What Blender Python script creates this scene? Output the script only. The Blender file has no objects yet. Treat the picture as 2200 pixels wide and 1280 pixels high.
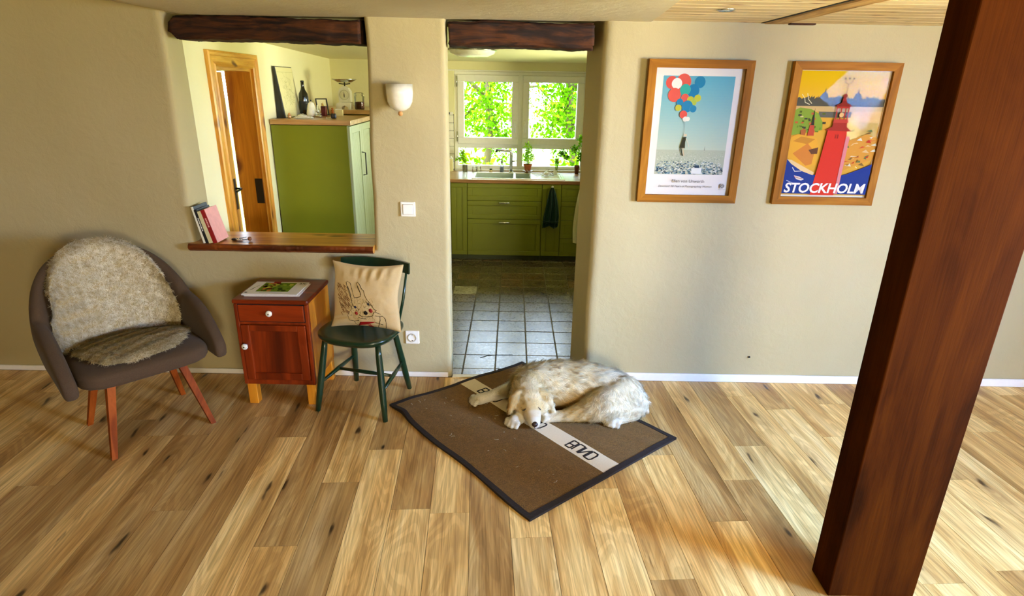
import bpy, bmesh, math, random
import numpy as np
from mathutils import Vector, Matrix, noise, geometry
random.seed(7); RNG = np.random.default_rng(7)
PI = math.pi
SC = bpy.context.scene; COL = SC.collection

# ---------------------------------------------------------------- camera, world, sun, exposure
cam_d = bpy.data.cameras.new('camera'); cam = bpy.data.objects.new('camera', cam_d); COL.objects.link(cam)
cam_d.sensor_width = 36; cam_d.lens = 1265.3 / 2200 * 36; cam_d.clip_start = .02; cam_d.clip_end = 200
yaw, pit, rol = .002415, .345007, .018094
f = Vector((math.sin(yaw)*math.cos(pit), math.cos(yaw)*math.cos(pit), -math.sin(pit)))
r0 = Vector((math.cos(yaw), -math.sin(yaw), 0)); u0 = r0.cross(f)
rv = math.cos(rol)*r0 + math.sin(rol)*u0; uv_ = -math.sin(rol)*r0 + math.cos(rol)*u0
M = Matrix((rv, uv_, -f)).transposed().to_4x4(); M.translation = Vector((0, 0, 1.6626)); cam.matrix_world = M
SC.camera = cam
SC.view_settings.view_transform = 'Standard'; SC.view_settings.look = 'None'
SC.view_settings.gamma = 1; SC.view_settings.use_curve_mapping = False
SC.view_settings.exposure = 0.62
SC.cycles.use_denoising = True; SC.cycles.max_bounces = 9; SC.cycles.diffuse_bounces = 6; SC.cycles.transparent_max_bounces = 16
SC.cycles.caustics_reflective = False; SC.cycles.caustics_refractive = False; SC.cycles.sample_clamp_indirect = 6
world = bpy.data.worlds.new('world'); SC.world = world; world.use_nodes = True
bg = world.node_tree.nodes['Background']; bg.inputs[0].default_value = (.66, .83, 1, 1); bg.inputs[1].default_value = 11.0
sun_d = bpy.data.lights.new('sun', 'SUN'); sun_d.energy = 8; sun_d.angle = .01; sun_d.color = (1, .93, .78)
sun = bpy.data.objects.new('sun', sun_d); COL.objects.link(sun)
sun.rotation_euler = Vector((.35, -.62, -1.25)).to_track_quat('-Z', 'Y').to_euler()

def portal(name, loc, aim, sx, sy):
    l = bpy.data.lights.new(name, 'AREA'); l.shape = 'RECTANGLE'; l.size = sx; l.size_y = sy; l.cycles.is_portal = True
    o = bpy.data.objects.new(name, l); COL.objects.link(o); o.location = loc
    o.rotation_euler = Vector(aim).to_track_quat('-Z', 'Z').to_euler(); return o
def area(name, loc, aim, sx, sy, power, color):
    o = portal(name, loc, aim, sx, sy); o.data.cycles.is_portal = False; o.data.energy = power; o.data.color = color; return o
portal('kitchen_window_portal', (.06, 6.55, 1.31), (0, -1, 0), 1.4, 1.0)
# daylight at the right window; the lamps after it are added fills
area('right_window_daylight', (3.72, .75, 1.45), (-1, 1.15, -.80), 1.5, 1.0, 250, (.18, .43, 1.0)).data.spread = math.radians(100)
area('rear_fill_light', (1.7, -3.0, 1.3), (-.5, 1, -.60), 1.1, 1.0, 160, (1.0, .82, .48))  # added warm fill from behind the camera
area('kitchen_side_fill', (1.85, 4.6, 1.25), (-1, .35, .55), 1.5, .85, 70, (1.0, .97, .66)).data.spread = math.radians(120)  # added fill lamp, brightens the kitchen from the unseen right side
area('right_warm_fill', (3.72, .75, 1.0), (-1, .95, .55), 1.5, .8, 165, (1.0, .80, .35)).data.spread = math.radians(95)  # added warm lamp aimed upward, imitates light bounced off the lawn

# ---------------------------------------------------------------- helpers
def lin(h):
    if isinstance(h, str):
        h = h.lstrip('#'); c = [int(h[i:i+2], 16)/255 for i in (0, 2, 4)]
        return tuple(((x+.055)/1.055)**2.4 if x > .04045 else x/12.92 for x in c)
    return tuple(h)
class N:
    def __init__(s, m): s.t = m.node_tree; s.n = s.t.nodes; s.l = s.t.links
    def add(s, ty, **k):
        nd = s.n.new(ty)
        for a, b in k.items():
            if a.startswith('i_'): nd.inputs[a[2:].replace('_', ' ')].default_value = b
            else: setattr(nd, a, b)
        return nd
    def ln(s, a, b): s.l.new(a, b)
def newmat(name):
    m = bpy.data.materials.new(name); m.use_nodes = True; n = N(m); return m, n, n.n['Principled BSDF']
def ramp(n, fac, stops):
    r = n.add('ShaderNodeValToRGB'); e = r.color_ramp.elements
    while len(e) < len(stops): e.new(.5)
    for el, (p, c) in zip(e, stops): el.position = p; el.color = (*lin(c), 1)
    n.ln(fac, r.inputs[0]); return r.outputs[0]
def mixc(n, fac, a, b, mode='MIX'):
    x = n.add('ShaderNodeMix', data_type='RGBA', blend_type=mode)
    for s, v in ((x.inputs[0], fac), (x.inputs[6], a), (x.inputs[7], b)):
        if hasattr(v, 'links'): n.ln(v, s)
        else: s.default_value = v if not isinstance(v, (str, tuple)) else (*lin(v), 1)
    return x.outputs[2]
def coords(n, scale=(1, 1, 1), rnd=False, rot=(0, 0, 0)):
    tc = n.add('ShaderNodeTexCoord'); mp = n.add('ShaderNodeMapping'); mp.inputs['Scale'].default_value = scale; mp.inputs['Rotation'].default_value = rot
    n.ln(tc.outputs['Object'], mp.inputs[0])
    if rnd:
        oi = n.add('ShaderNodeObjectInfo'); mu = n.add('ShaderNodeMath', operation='MULTIPLY'); mu.inputs[1].default_value = 61
        n.ln(oi.outputs['Random'], mu.inputs[0]); cb = n.add('ShaderNodeCombineXYZ')
        for k in range(3): n.ln(mu.outputs[0], cb.inputs[k])
        n.ln(cb.outputs[0], mp.inputs['Location'])
    return mp.outputs[0]
def bump(n, bs, h, strength=.3, dist=.01):
    b = n.add('ShaderNodeBump'); b.inputs['Strength'].default_value = strength; b.inputs['Distance'].default_value = dist
    n.ln(h, b.inputs['Height']); n.ln(b.outputs[0], bs.inputs['Normal'])
def noi(n, v, scale, detail=3, rough=.55, dist=0):
    x = n.add('ShaderNodeTexNoise'); x.inputs['Scale'].default_value = scale; x.inputs['Detail'].default_value = detail
    x.inputs['Roughness'].default_value = rough; x.inputs['Distortion'].default_value = dist; n.ln(v, x.inputs['Vector']); return x.outputs['Fac']
def plain(name, c, rough=.6, metal=0, var=.06, scale=40, bmp=.05, spec=.5, coat=0, sheen=0):
    m, n, b = newmat(name); v = coords(n); x = noi(n, v, scale)
    c = lin(c); a = tuple(max(0, k*(1-var)) for k in c); d = tuple(min(1, k*(1+var)) for k in c)
    r = n.add('ShaderNodeMapRange'); r.inputs[1].default_value = .3; r.inputs[2].default_value = .7; n.ln(x, r.inputs[0])
    n.ln(mixc(n, r.outputs[0], a, d), b.inputs['Base Color'])
    b.inputs['Roughness'].default_value = rough; b.inputs['Metallic'].default_value = metal
    b.inputs['Specular IOR Level'].default_value = spec; b.inputs['Coat Weight'].default_value = coat
    if sheen: b.inputs['Sheen Weight'].default_value = sheen
    if bmp: bump(n, b, x, bmp, .005)
    return m
def plaster(name, c, c2, s1=.35):
    m, n, b = newmat(name); v = coords(n)
    big = noi(n, v, 2.2, 4, .6); mid = noi(n, v, 14, 4, .6, .4); fine = noi(n, v, 160, 2)
    n.ln(mixc(n, big, c, c2), b.inputs['Base Color']); b.inputs['Roughness'].default_value = .9
    b.inputs['Specular IOR Level'].default_value = .2
    a = n.add('ShaderNodeMath', operation='MULTIPLY_ADD'); n.ln(mid, a.inputs[0]); a.inputs[1].default_value = 3.0
    a2 = n.add('ShaderNodeMath', operation='MULTIPLY'); n.ln(fine, a2.inputs[0]); a2.inputs[1].default_value = .35; n.ln(a2.outputs[0], a.inputs[2])
    bump(n, b, a.outputs[0], s1, .006); return m
def flat2(n, v, drop):
    s = n.add('ShaderNodeSeparateXYZ'); c = n.add('ShaderNodeCombineXYZ'); n.ln(v, s.inputs[0]); a, b = [k for k in range(3) if k != drop]
    n.ln(s.outputs[a], c.inputs[0]); n.ln(s.outputs[b], c.inputs[1]); return c.outputs[0]
def wood(name, light, mid, dark, axis=0, rough=.45, knots=0., knot_c='#3a2008', ring=9., grain=1., rnd=True, coat=0., tone=False, bmp=.15, spec=.35, size=1., kscale=5., kflat=2):
    """axis: direction of the grain (0 x, 1 y, 2 z)"""
    m, n, b = newmat(name)
    sc = [1, 1, 1]; sc[axis] = .12; sc = tuple(k*size for k in sc)
    v = coords(n, sc, rnd); g = noi(n, v, ring, 4, .6, 1.4)
    s2 = [1, 1, 1]; s2[axis] = .03; v2 = coords(n, tuple(k*size for k in s2), rnd); fine = noi(n, v2, 130, 3, .7)
    col = ramp(n, g, [(.30, dark), (.46, mid), (.62, light), (.8, mid)])
    fr = ramp(n, fine, [(.35, (.62, .62, .62)), (.6, (1, 1, 1))]); col = mixc(n, .55*grain, col, fr, 'MULTIPLY')
    if knots:
        s3 = [1, 1, 1]; s3[axis] = .42; v3 = coords(n, tuple(k*size for k in s3), rnd)
        w = n.add('ShaderNodeVectorMath', operation='ADD'); nz = n.add('ShaderNodeTexNoise'); nz.inputs['Scale'].default_value = 14; n.ln(v3, nz.inputs['Vector'])
        sm = n.add('ShaderNodeVectorMath', operation='SCALE'); sm.inputs['Scale'].default_value = .05; n.ln(nz.outputs['Color'], sm.inputs[0])
        n.ln(v3, w.inputs[0]); n.ln(sm.outputs[0], w.inputs[1])
        vo = n.add('ShaderNodeTexVoronoi', voronoi_dimensions='2D'); vo.inputs['Scale'].default_value = kscale; n.ln(flat2(n, w.outputs[0], kflat), vo.inputs['Vector'])
        k = ramp(n, vo.outputs['Distance'], [(.0, (1, 1, 1)), (knots, (.85, .85, .85)), (knots*2.4, (0, 0, 0))])
        # only some cells carry a knot
        th = n.add('ShaderNodeMath', operation='GREATER_THAN'); sp = n.add('ShaderNodeSeparateColor'); n.ln(vo.outputs['Color'], sp.inputs[0])
        n.ln(sp.outputs[0], th.inputs[0]); th.inputs[1].default_value = .45
        mm = n.add('ShaderNodeMath', operation='MULTIPLY'); n.ln(k, mm.inputs[0]); n.ln(th.outputs[0], mm.inputs[1])
        col = mixc(n, mm.outputs[0], col, knot_c)
    if tone:
        oi = n.add('ShaderNodeObjectInfo'); col = mixc(n, 1.0, col, oi.outputs['Color'], 'MULTIPLY')
    n.ln(col, b.inputs['Base Color']); b.inputs['Roughness'].default_value = rough; b.inputs['Coat Weight'].default_value = coat
    b.inputs['Coat Roughness'].default_value = .25
    b.inputs['Specular IOR Level'].default_value = spec; bump(n, b, fine, bmp, .002); return m
def vcol(name, rough=.6, coat=0., usen=False, bmp=0., sheen=0.):
    m, n, b = newmat(name); a = n.add('ShaderNodeAttribute', attribute_name='col'); c = a.outputs['Color']
    n.ln(c, b.inputs['Base Color']); b.inputs['Roughness'].default_value = rough; b.inputs['Coat Weight'].default_value = coat
    if usen:
        q = n.add('ShaderNodeAttribute', attribute_name='nrm'); vt = n.add('ShaderNodeVectorTransform', vector_type='NORMAL', convert_from='OBJECT', convert_to='WORLD')
        n.ln(q.outputs['Vector'], vt.inputs[0]); n.ln(vt.outputs[0], b.inputs['Normal']); b.inputs['Specular IOR Level'].default_value = .15
    if bmp: bump(n, b, noi(n, coords(n), 300), bmp, .001)
    return m
def glassmat(name, tint=(1, 1, 1), rough=0., refl=1.):
    m = bpy.data.materials.new(name); m.use_nodes = True; n = N(m); n.n.remove(n.n['Principled BSDF'])
    t = n.add('ShaderNodeBsdfTransparent'); t.inputs[0].default_value = (*tint, 1); g = n.add('ShaderNodeBsdfGlossy'); g.inputs['Roughness'].default_value = rough
    fr = n.add('ShaderNodeFresnel'); fr.inputs[0].default_value = 1.5; mu = n.add('ShaderNodeMath', operation='MULTIPLY'); mu.inputs[1].default_value = refl; n.ln(fr.outputs[0], mu.inputs[0])
    mx = n.add('ShaderNodeMixShader'); n.ln(mu.outputs[0], mx.inputs[0]); n.ln(t.outputs[0], mx.inputs[1]); n.ln(g.outputs[0], mx.inputs[2])
    n.ln(mx.outputs[0], n.n['Material Output'].inputs[0]); return m

class MB:
    """collects shapes, then links them as one mesh object"""
    def __init__(s): s.v = []; s.f = []; s.c = []; s.sm = []
    def raw(s, vs, fs, col=(1, 1, 1), smooth=False):
        k = len(s.v); s.v += [tuple(p) for p in vs]; s.f += [tuple(i+k for i in q) for q in fs]
        s.c += [col]*len(fs); s.sm += [smooth]*len(fs); return s
    def bm(s, b, M=None, col=(1, 1, 1), smooth=False):
        if M is not None: b.transform(M)
        b.verts.index_update(); s.raw([v.co[:] for v in b.verts], [[v.index for v in q.verts] for q in b.faces], col, smooth); b.free(); return s
    def box(s, x0, x1, y0, y1, z0, z1, bev=0., seg=2, M=None, col=(1, 1, 1), smooth=False):
        b = bmesh.new(); bmesh.ops.create_cube(b, size=1)
        for v in b.verts: v.co = Vector(((x0+x1)/2+v.co.x*(x1-x0), (y0+y1)/2+v.co.y*(y1-y0), (z0+z1)/2+v.co.z*(z1-z0)))
        if bev > 0:
            bev = min(bev, .49*min(abs(x1-x0), abs(y1-y0), abs(z1-z0)))
            bmesh.ops.bevel(b, geom=b.edges[:], offset=bev, segments=seg, affect='EDGES', profile=.5)
        return s.bm(b, M, col, smooth)
    def tube(s, pts, rad, seg=10, cap=True, col=(1, 1, 1), flat=1., smooth=True, up=None):
        pts = [Vector(p) for p in pts]; n = len(pts)
        if not hasattr(rad, '__len__'): rad = [rad]*n
        vs = []; prev = None
        for i, p in enumerate(pts):
            t = (pts[min(i+1, n-1)]-pts[max(i-1, 0)]).normalized()
            if prev is None:
                a = Vector(up) if up else (Vector((0, 0, 1)) if abs(t.z) < .9 else Vector((1, 0, 0)))
            else: a = prev
            x = (a - t*a.dot(t)).normalized(); prev = x; y = t.cross(x)
            for k in range(seg):
                an = 2*PI*k/seg; vs.append(p + (x*math.cos(an)*flat + y*math.sin(an))*rad[i])
        fs = [[i*seg+k, i*seg+(k+1) % seg, (i+1)*seg+(k+1) % seg, (i+1)*seg+k] for i in range(n-1) for k in range(seg)]
        if cap: fs += [list(range(seg))[::-1], [(n-1)*seg+k for k in range(seg)]]
        return s.raw(vs, fs, col, smooth)
    def lathe(s, prof, seg=24, c=(0, 0, 0), M=None, col=(1, 1, 1), cap=False):
        vs = []; n = len(prof)
        for r, z in prof:
            for k in range(seg): vs.append(Vector((c[0]+r*math.cos(2*PI*k/seg), c[1]+r*math.sin(2*PI*k/seg), c[2]+z)))
        if M is not None: vs = [M @ v for v in vs]
        fs = [[i*seg+k, i*seg+(k+1) % seg, (i+1)*seg+(k+1) % seg, (i+1)*seg+k] for i in range(n-1) for k in range(seg)]
        if cap: fs += [list(range(seg))[::-1], [(n-1)*seg+k for k in range(seg)]]
        return s.raw(vs, fs, col, True)
    def ball(s, c, r, M=None, seg=16, col=(1, 1, 1)):
        b = bmesh.new(); bmesh.ops.create_uvsphere(b, u_segments=seg, v_segments=max(6, seg//2), radius=1)
        r = (r, r, r) if not hasattr(r, '__len__') else r
        T = Matrix.Translation(c) @ (M or Matrix()) @ Matrix.Diagonal((*r, 1)); return s.bm(b, T, col, True)
    def prism(s, poly, y0, y1, M=None, col=(1, 1, 1), smooth=False):
        """poly in (x,z), extruded along y"""
        n = len(poly); vs = [Vector((p[0], y0, p[1])) for p in poly] + [Vector((p[0], y1, p[1])) for p in poly]
        if M is not None: vs = [M @ v for v in vs]
        tri = geometry.tessellate_polygon([[Vector((p[0], p[1], 0)) for p in poly]])
        fs = [list(t) for t in tri] + [[i+n for i in t][::-1] for t in tri] + [[i, i+n, (i+1) % n+n, (i+1) % n] for i in range(n)]
        return s.raw(vs, fs, col, smooth)
    def obj(s, name, mat, parent=None, recalc=True, cols=False, loc=None):
        me = bpy.data.meshes.new(name); me.from_pydata([tuple(v) for v in s.v], [], s.f)
        me.polygons.foreach_set('use_smooth', s.sm)
        if cols:
            at = me.attributes.new('col', 'FLOAT_COLOR', 'CORNER'); arr = []
            for q, c in zip(me.polygons, s.c): arr += [*c[:3], 1]*q.loop_total
            at.data.foreach_set('color', arr)
        if recalc:
            b = bmesh.new(); b.from_mesh(me); bmesh.ops.recalc_face_normals(b, faces=b.faces[:]); b.to_mesh(me); b.free()
        if mat: me.materials.append(mat)
        me.update(); o = bpy.data.objects.new(name, me); COL.objects.link(o)
        if parent: o.parent = parent
        if loc: o.location = loc
        return o
def tag(o, label=None, cat=None, group=None, kind=None):
    for k, v in (('label', label), ('category', cat), ('group', group), ('kind', kind)):
        if v: o[k] = v
    return o
def thing(name, label, cat, loc=(0, 0, 0), rz=0, group=None):
    o = bpy.data.objects.new(name, None); COL.objects.link(o); o.location = loc; o.rotation_euler = (0, 0, rz); o.empty_display_size = .1
    return tag(o, label, cat, group)
def struct(name, mb, m, parent=None, **k):
    o = mb.obj(name, m, parent, **k)
    if not parent: o['kind'] = 'structure'
    return o
def copy_tree(o, parent=None):
    c = o.copy(); COL.objects.link(c); c.parent = parent
    for ch in o.children: copy_tree(ch, c)
    return c
def subsurf(o, lv=2):
    m = o.modifiers.new('sub', 'SUBSURF'); m.levels = lv; m.render_levels = lv; return o
def rot(axis, deg): return Matrix.Rotation(math.radians(deg), 4, axis)
def T(x, y, z): return Matrix.Translation((x, y, z))
_font = {}
def text_mesh(s, size, shear=0., bold=0., align='LEFT', space=1.):
    c = bpy.data.curves.new('t', 'FONT'); c.body = s; c.size = size; c.shear = shear; c.offset = bold; c.align_x = align; c.space_character = space; c.resolution_u = 3
    o = bpy.data.objects.new('t', c); COL.objects.link(o); dg = bpy.context.evaluated_depsgraph_get(); dg.update()
    me = bpy.data.meshes.new_from_object(o.evaluated_get(dg)); vs = [v.co[:2] for v in me.vertices]; fs = [list(p.vertices) for p in me.polygons]
    bpy.data.objects.remove(o); bpy.data.curves.remove(c); bpy.data.meshes.remove(me); return vs, fs
class Paint:
    """flat print: coloured shapes in a plane (u right, v up), thin layers"""
    def __init__(s, step=.00012, mul=1.): s.mb = MB(); s.k = 0; s.step = step; s.mul = mul
    def poly(s, pts, c, layer=None):
        s.k = s.k + 1 if layer is None else layer; c = lin(c)
        tri = geometry.tessellate_polygon([[Vector((p[0], p[1], 0)) for p in pts]])
        vs = [(p[0], p[1], s.k*s.step) for p in pts]; s.mb.raw(vs, tri, c); return s
    def rect(s, x0, y0, x1, y1, c, **k): return s.poly([(x0, y0), (x1, y0), (x1, y1), (x0, y1)], c, **k)
    def disc(s, x, y, r, c, ry=None, n=24, **k): return s.poly([(x+r*math.cos(2*PI*i/n), y+(ry or r)*math.sin(2*PI*i/n)) for i in range(n)], c, **k)
    def line(s, pts, w, c, **k):
        for a, b in zip(pts[:-1], pts[1:]):
            d = Vector((b[0]-a[0], b[1]-a[1])); 
            if d.length < 1e-6: continue
            q = Vector((-d.y, d.x)).normalized()*w/2; e = d.normalized()*w*.3
            s.poly([(a[0]-e.x+q.x, a[1]-e.y+q.y), (a[0]-e.x-q.x, a[1]-e.y-q.y), (b[0]+e.x-q.x, b[1]+e.y-q.y), (b[0]+e.x+q.x, b[1]+e.y+q.y)], c, layer=s.k)
        return s
    def text(s, t, x, y, size, c, **k):
        vs, fs = text_mesh(t, size, **k); s.k += 1; s.mb.raw([(x+a, y+b, s.k*s.step) for a, b in vs], fs, lin(c)); return s
    def obj(s, name, mat, parent, Mx=None):
        s.mb.c = [tuple(k*s.mul for k in c) for c in s.mb.c]
        o = s.mb.obj(name, mat, parent, recalc=False, cols=True)
        if Mx is not None: o.matrix_local = Mx
        return o
def fbm(x, y, z=0., o=3): return noise.fractal(Vector((x, y, z)), 1, 2, o)

# ---------------------------------------------------------------- materials
M_wall = plaster('wall_plaster', '#b8ab84', '#afa278', .2); M_ceil = plaster('ceiling_plaster', '#d6ceb2', '#cdc4a6', .3)
M_kwall = plaster('kitchen_plaster', '#e8e2b8', '#e0d9aa', .15)
M_white = plain('white_paint', '#eceae4', .45, var=.02); M_plastic = plain('white_plastic', '#efece2', .35, var=.01, bmp=0)
def plankmat():
    m, n, b = newmat('oak_plank'); v = coords(n, (1, .16, 1), True); base = noi(n, v, 4.5, 2, .5, .7)
    mu = n.add('ShaderNodeMath', operation='MULTIPLY'); mu.inputs[1].default_value = 125; n.ln(base, mu.inputs[0]); si = n.add('ShaderNodeMath', operation='SINE'); n.ln(mu.outputs[0], si.inputs[0])
    lines = ramp(n, si.outputs[0], [(.0, (.82, .78, .72)), (.55, (1, 1, 1))])
    v2 = coords(n, (1, .09, 1), True); st = noi(n, v2, 10, 3, .55, .5)
    col = ramp(n, st, [(.26, '#97703a'), (.42, '#d8ae68'), (.56, '#f0d08a'), (.75, '#f8e0a4')])
    col = mixc(n, .75, col, lines, 'MULTIPLY')
    v3 = coords(n, (1, .02, 1), True); fine = noi(n, v3, 150, 3, .7); col = mixc(n, .75, col, ramp(n, fine, [(.38, (.60, .54, .46)), (.56, (1, 1, 1))]), 'MULTIPLY')
    v4 = coords(n, (1, .27, 1), True); nz = n.add('ShaderNodeTexNoise'); nz.inputs['Scale'].default_value = 22; n.ln(v4, nz.inputs['Vector'])
    sm = n.add('ShaderNodeVectorMath', operation='SCALE'); sm.inputs['Scale'].default_value = .045; n.ln(nz.outputs['Color'], sm.inputs[0]); ad = n.add('ShaderNodeVectorMath', operation='ADD'); n.ln(v4, ad.inputs[0]); n.ln(sm.outputs[0], ad.inputs[1])
    vo = n.add('ShaderNodeTexVoronoi', voronoi_dimensions='2D'); vo.inputs['Scale'].default_value = 6.0; n.ln(ad.outputs[0], vo.inputs['Vector']); sp = n.add('ShaderNodeSeparateColor'); n.ln(vo.outputs['Color'], sp.inputs[0])
    def knot(a, b_, lim, fac):
        k = ramp(n, vo.outputs['Distance'], [(0, (1, 1, 1)), (a, (.9, .9, .9)), (b_, (0, 0, 0))]); th = n.add('ShaderNodeMath', operation='GREATER_THAN'); n.ln(sp.outputs[0], th.inputs[0]); th.inputs[1].default_value = lim
        mm = n.add('ShaderNodeMath', operation='MULTIPLY'); n.ln(k, mm.inputs[0]); n.ln(th.outputs[0], mm.inputs[1]); m2 = n.add('ShaderNodeMath', operation='MULTIPLY'); n.ln(mm.outputs[0], m2.inputs[0]); m2.inputs[1].default_value = fac; return m2.outputs[0]
    col = mixc(n, knot(.04, .34, .40, .55), col, '#8c6636'); col = mixc(n, knot(.030, .075, .40, .95), col, '#2e1b0a')
    v5 = coords(n, (1, .1, 1), True); sk = noi(n, v5, 22, 4, .7, .3); col = mixc(n, ramp(n, sk, [(.66, (0, 0, 0)), (.74, (.75, .75, .75))]), col, '#5a3c1a')
    oi = n.add('ShaderNodeObjectInfo'); col = mixc(n, 1.0, col, oi.outputs['Color'], 'MULTIPLY'); n.ln(col, b.inputs['Base Color'])
    b.inputs['Roughness'].default_value = .40; b.inputs['Specular IOR Level'].default_value = .45; bump(n, b, fine, .12, .002); return m
M_plank = plankmat()
M_board = wood('pine_ceiling_board', '#ead8ac', '#dcc694', '#c8ab74', axis=0, rough=.5, knots=.05, tone=True, kscale=8, knot_c='#7a4a20', grain=.5)
M_pine = wood('pine', '#e2a842', '#cd8c28', '#a4631a', axis=2, rough=.38, knots=.075, kscale=7.0, knot_c='#5a2408', coat=.3, grain=.6, kflat=0); M_pinel = wood('pine_lining', '#cf8f2c', '#b8781c', '#9a5c12', axis=2, rough=.4, knots=.1, kscale=6.0, knot_c='#5a2408', coat=.2, grain=.6, kflat=1)
M_piney = wood('pine_across', '#e6b04c', '#d0922e', '#a4631a', axis=1, rough=.38, knots=.06, kscale=7, knot_c='#5a2408', coat=.3, grain=.6, kflat=0)
M_sill = wood('pine_sill', '#dca048', '#c07c2a', '#8a5216', axis=0, rough=.3, knots=.07, kscale=6, knot_c='#4a1d06', coat=.4, grain=.5, ring=12)
M_edge = wood('live_edge', '#8a4310', '#5f2808', '#331204', axis=0, rough=.45, coat=.3)
M_beam = wood('old_timber', '#522a0a', '#271105', '#0c0402', axis=0, rough=.8, ring=16, bmp=1., size=1.1)
M_cbeam = wood('ceiling_timber', '#c8a262', '#a67e3e', '#5e3e18', axis=1, rough=.6, ring=12, bmp=.6)
M_post = wood('post_timber', '#462002', '#381701', '#260e00', axis=2, rough=.85, ring=6, bmp=.3, knots=0, spec=.03)
M_cherry = wood('reddish_cabinet_wood', '#8c320c', '#6c2205', '#4c1403', axis=2, rough=.35, coat=.15, ring=5, grain=.5)
M_cherryx = wood('reddish_cabinet_wood_across', '#8c300a', '#6c2205', '#4e1503', axis=0, rough=.35, coat=.12, ring=5, grain=.5)
M_cherryl = wood('golden_cabinet_wood', '#e09428', '#c47818', '#98540c', axis=2, rough=.35, coat=.15, ring=6, grain=.5)
M_legw = wood('walnut_leg', '#a8551a', '#8a3e0c', '#5f2606', axis=2, rough=.6, coat=0, ring=6, grain=.5, spec=.12)
M_wt = wood('worktop_wood', '#c9a06a', '#b4874e', '#8b5f30', axis=0, rough=.3, coat=.3, ring=8, grain=.6)
M_wtedge = wood('worktop_edge', '#96693a', '#7d5228', '#5d3a18', axis=0, rough=.5)
M_green = plain('green_lacquer', '#70740e', .42, var=.04, scale=5, bmp=.02); M_greenk = plain('green_plinth', '#3a4218', .5)
M_greenl = plain('lit_green_lacquer', '#a9b184', .42, var=.03, scale=6, bmp=.02)  # window light put into the colour: green doors made paler
M_dkgreen = plain('dark_green_paint', '#0e2e1c', .28, var=.06, scale=30, bmp=.02, coat=.3)
M_steel = plain('brushed_steel', '#c8c8c0', .25, 1, var=.03, bmp=.01); M_black = plain('black', '#121110', .4)
M_dark = plain('dark_gap', '#0a0806', .9); M_enamel = plain('white_enamel', '#ece8d8', .25, bmp=0, coat=.4)
M_terra = plain('terracotta', '#b5602e', .8); M_darkterra = plain('brown_pot', '#5e2c14', .6)
M_glass = glassmat('window_glass', (1, 1, 1), 0, .9); M_pglass = glassmat('picture_glass', (1, 1, 1), 0.0, .035); M_jar = glassmat('jar_glass', (.96, .98, .93), 0, .8)
M_print = vcol('print', .7); M_print.node_tree.nodes['Principled BSDF'].inputs['Specular IOR Level'].default_value = .06; M_fur = vcol('fur', .85, usen=True); M_leaf = vcol('leaf', .5)
n = N(M_leaf); b_ = n.n['Principled BSDF']
def leafmat(name, rough=.6):
    m = bpy.data.materials.new(name); m.use_nodes = True; n = N(m); n.n.remove(n.n['Principled BSDF'])
    a = n.add('ShaderNodeAttribute', attribute_name='col'); d = n.add('ShaderNodeBsdfDiffuse'); t = n.add('ShaderNodeBsdfTranslucent')
    n.ln(a.outputs['Color'], d.inputs[0]); n.ln(a.outputs['Color'], t.inputs[0]); mx = n.add('ShaderNodeMixShader'); mx.inputs[0].default_value = .6
    n.ln(d.outputs[0], mx.inputs[1]); n.ln(t.outputs[0], mx.inputs[2]); n.ln(mx.outputs[0], n.n['Material Output'].inputs[0]); return m
M_foliage = leafmat('foliage')
def slate():
    m, n, b = newmat('slate_tile'); v = coords(n, rnd=True); oi = n.add('ShaderNodeObjectInfo')
    g = noi(n, v, 7, 6, .65, 1.2); fine = noi(n, v, 60, 4, .6)
    c = ramp(n, g, [(.3, '#4a443a'), (.45, '#66604f'), (.58, '#7a7666'), (.72, '#98958a')])
    c = mixc(n, 1., c, oi.outputs['Color'], 'MULTIPLY'); n.ln(c, b.inputs['Base Color'])
    r = n.add('ShaderNodeMapRange'); n.ln(fine, r.inputs[0]); r.inputs[3].default_value = .16; r.inputs[4].default_value = .42; n.ln(r.outputs[0], b.inputs['Roughness'])
    b.inputs['Specular IOR Level'].default_value = 1.0
    bump(n, b, g, .12, .005); return m
M_tile = slate(); M_grout = plain('tile_grout', '#8d887a', .9); M_grout2 = plain('dark_grout', '#6a6556', .9)
def rugmat():
    m, n, b = newmat('brown_wool'); v = coords(n); g = noi(n, v, 5, 3); fl = noi(n, v, 420, 3, .8); w = noi(n, v, 60, 4, .7, 1)
    c = ramp(n, fl, [(.3, '#3c2409'), (.5, '#634112'), (.72, '#a07a38')]); c2 = ramp(n, w, [(.35, (.7, .7, .7)), (.65, (1.1, 1.1, 1.1))])
    c = mixc(n, 1, c, c2, 'MULTIPLY'); n.ln(c, b.inputs['Base Color']); b.inputs['Roughness'].default_value = .95; b.inputs['Sheen Weight'].default_value = .3
    b.inputs['Sheen Tint'].default_value = (.8, .6, .35, 1); b.inputs['Specular IOR Level'].default_value = .1; bump(n, b, fl, .5, .003); return m
M_rug = rugmat(); M_rugstripe = plain('cream_wool', '#dccbab', .95, var=.12, scale=350, bmp=.4); M_rugedge = plain('black_brown_wool', '#1f120b', .95, var=.2, scale=200, bmp=.4)
def fabric(name, a, c, scale=350, sheen=.2):
    m, n, b = newmat(name); v = coords(n); x = noi(n, v, scale, 2, .6); y = noi(n, v, 6, 3)
    col = mixc(n, x, a, c); col = mixc(n, .35, col, ramp(n, y, [(.3, (.75, .75, .75)), (.7, (1, 1, 1))]), 'MULTIPLY'); n.ln(col, b.inputs['Base Color'])
    b.inputs['Roughness'].default_value = .9; b.inputs['Sheen Weight'].default_value = sheen; b.inputs['Specular IOR Level'].default_value = .2; bump(n, b, x, .3, .002); return m
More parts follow.
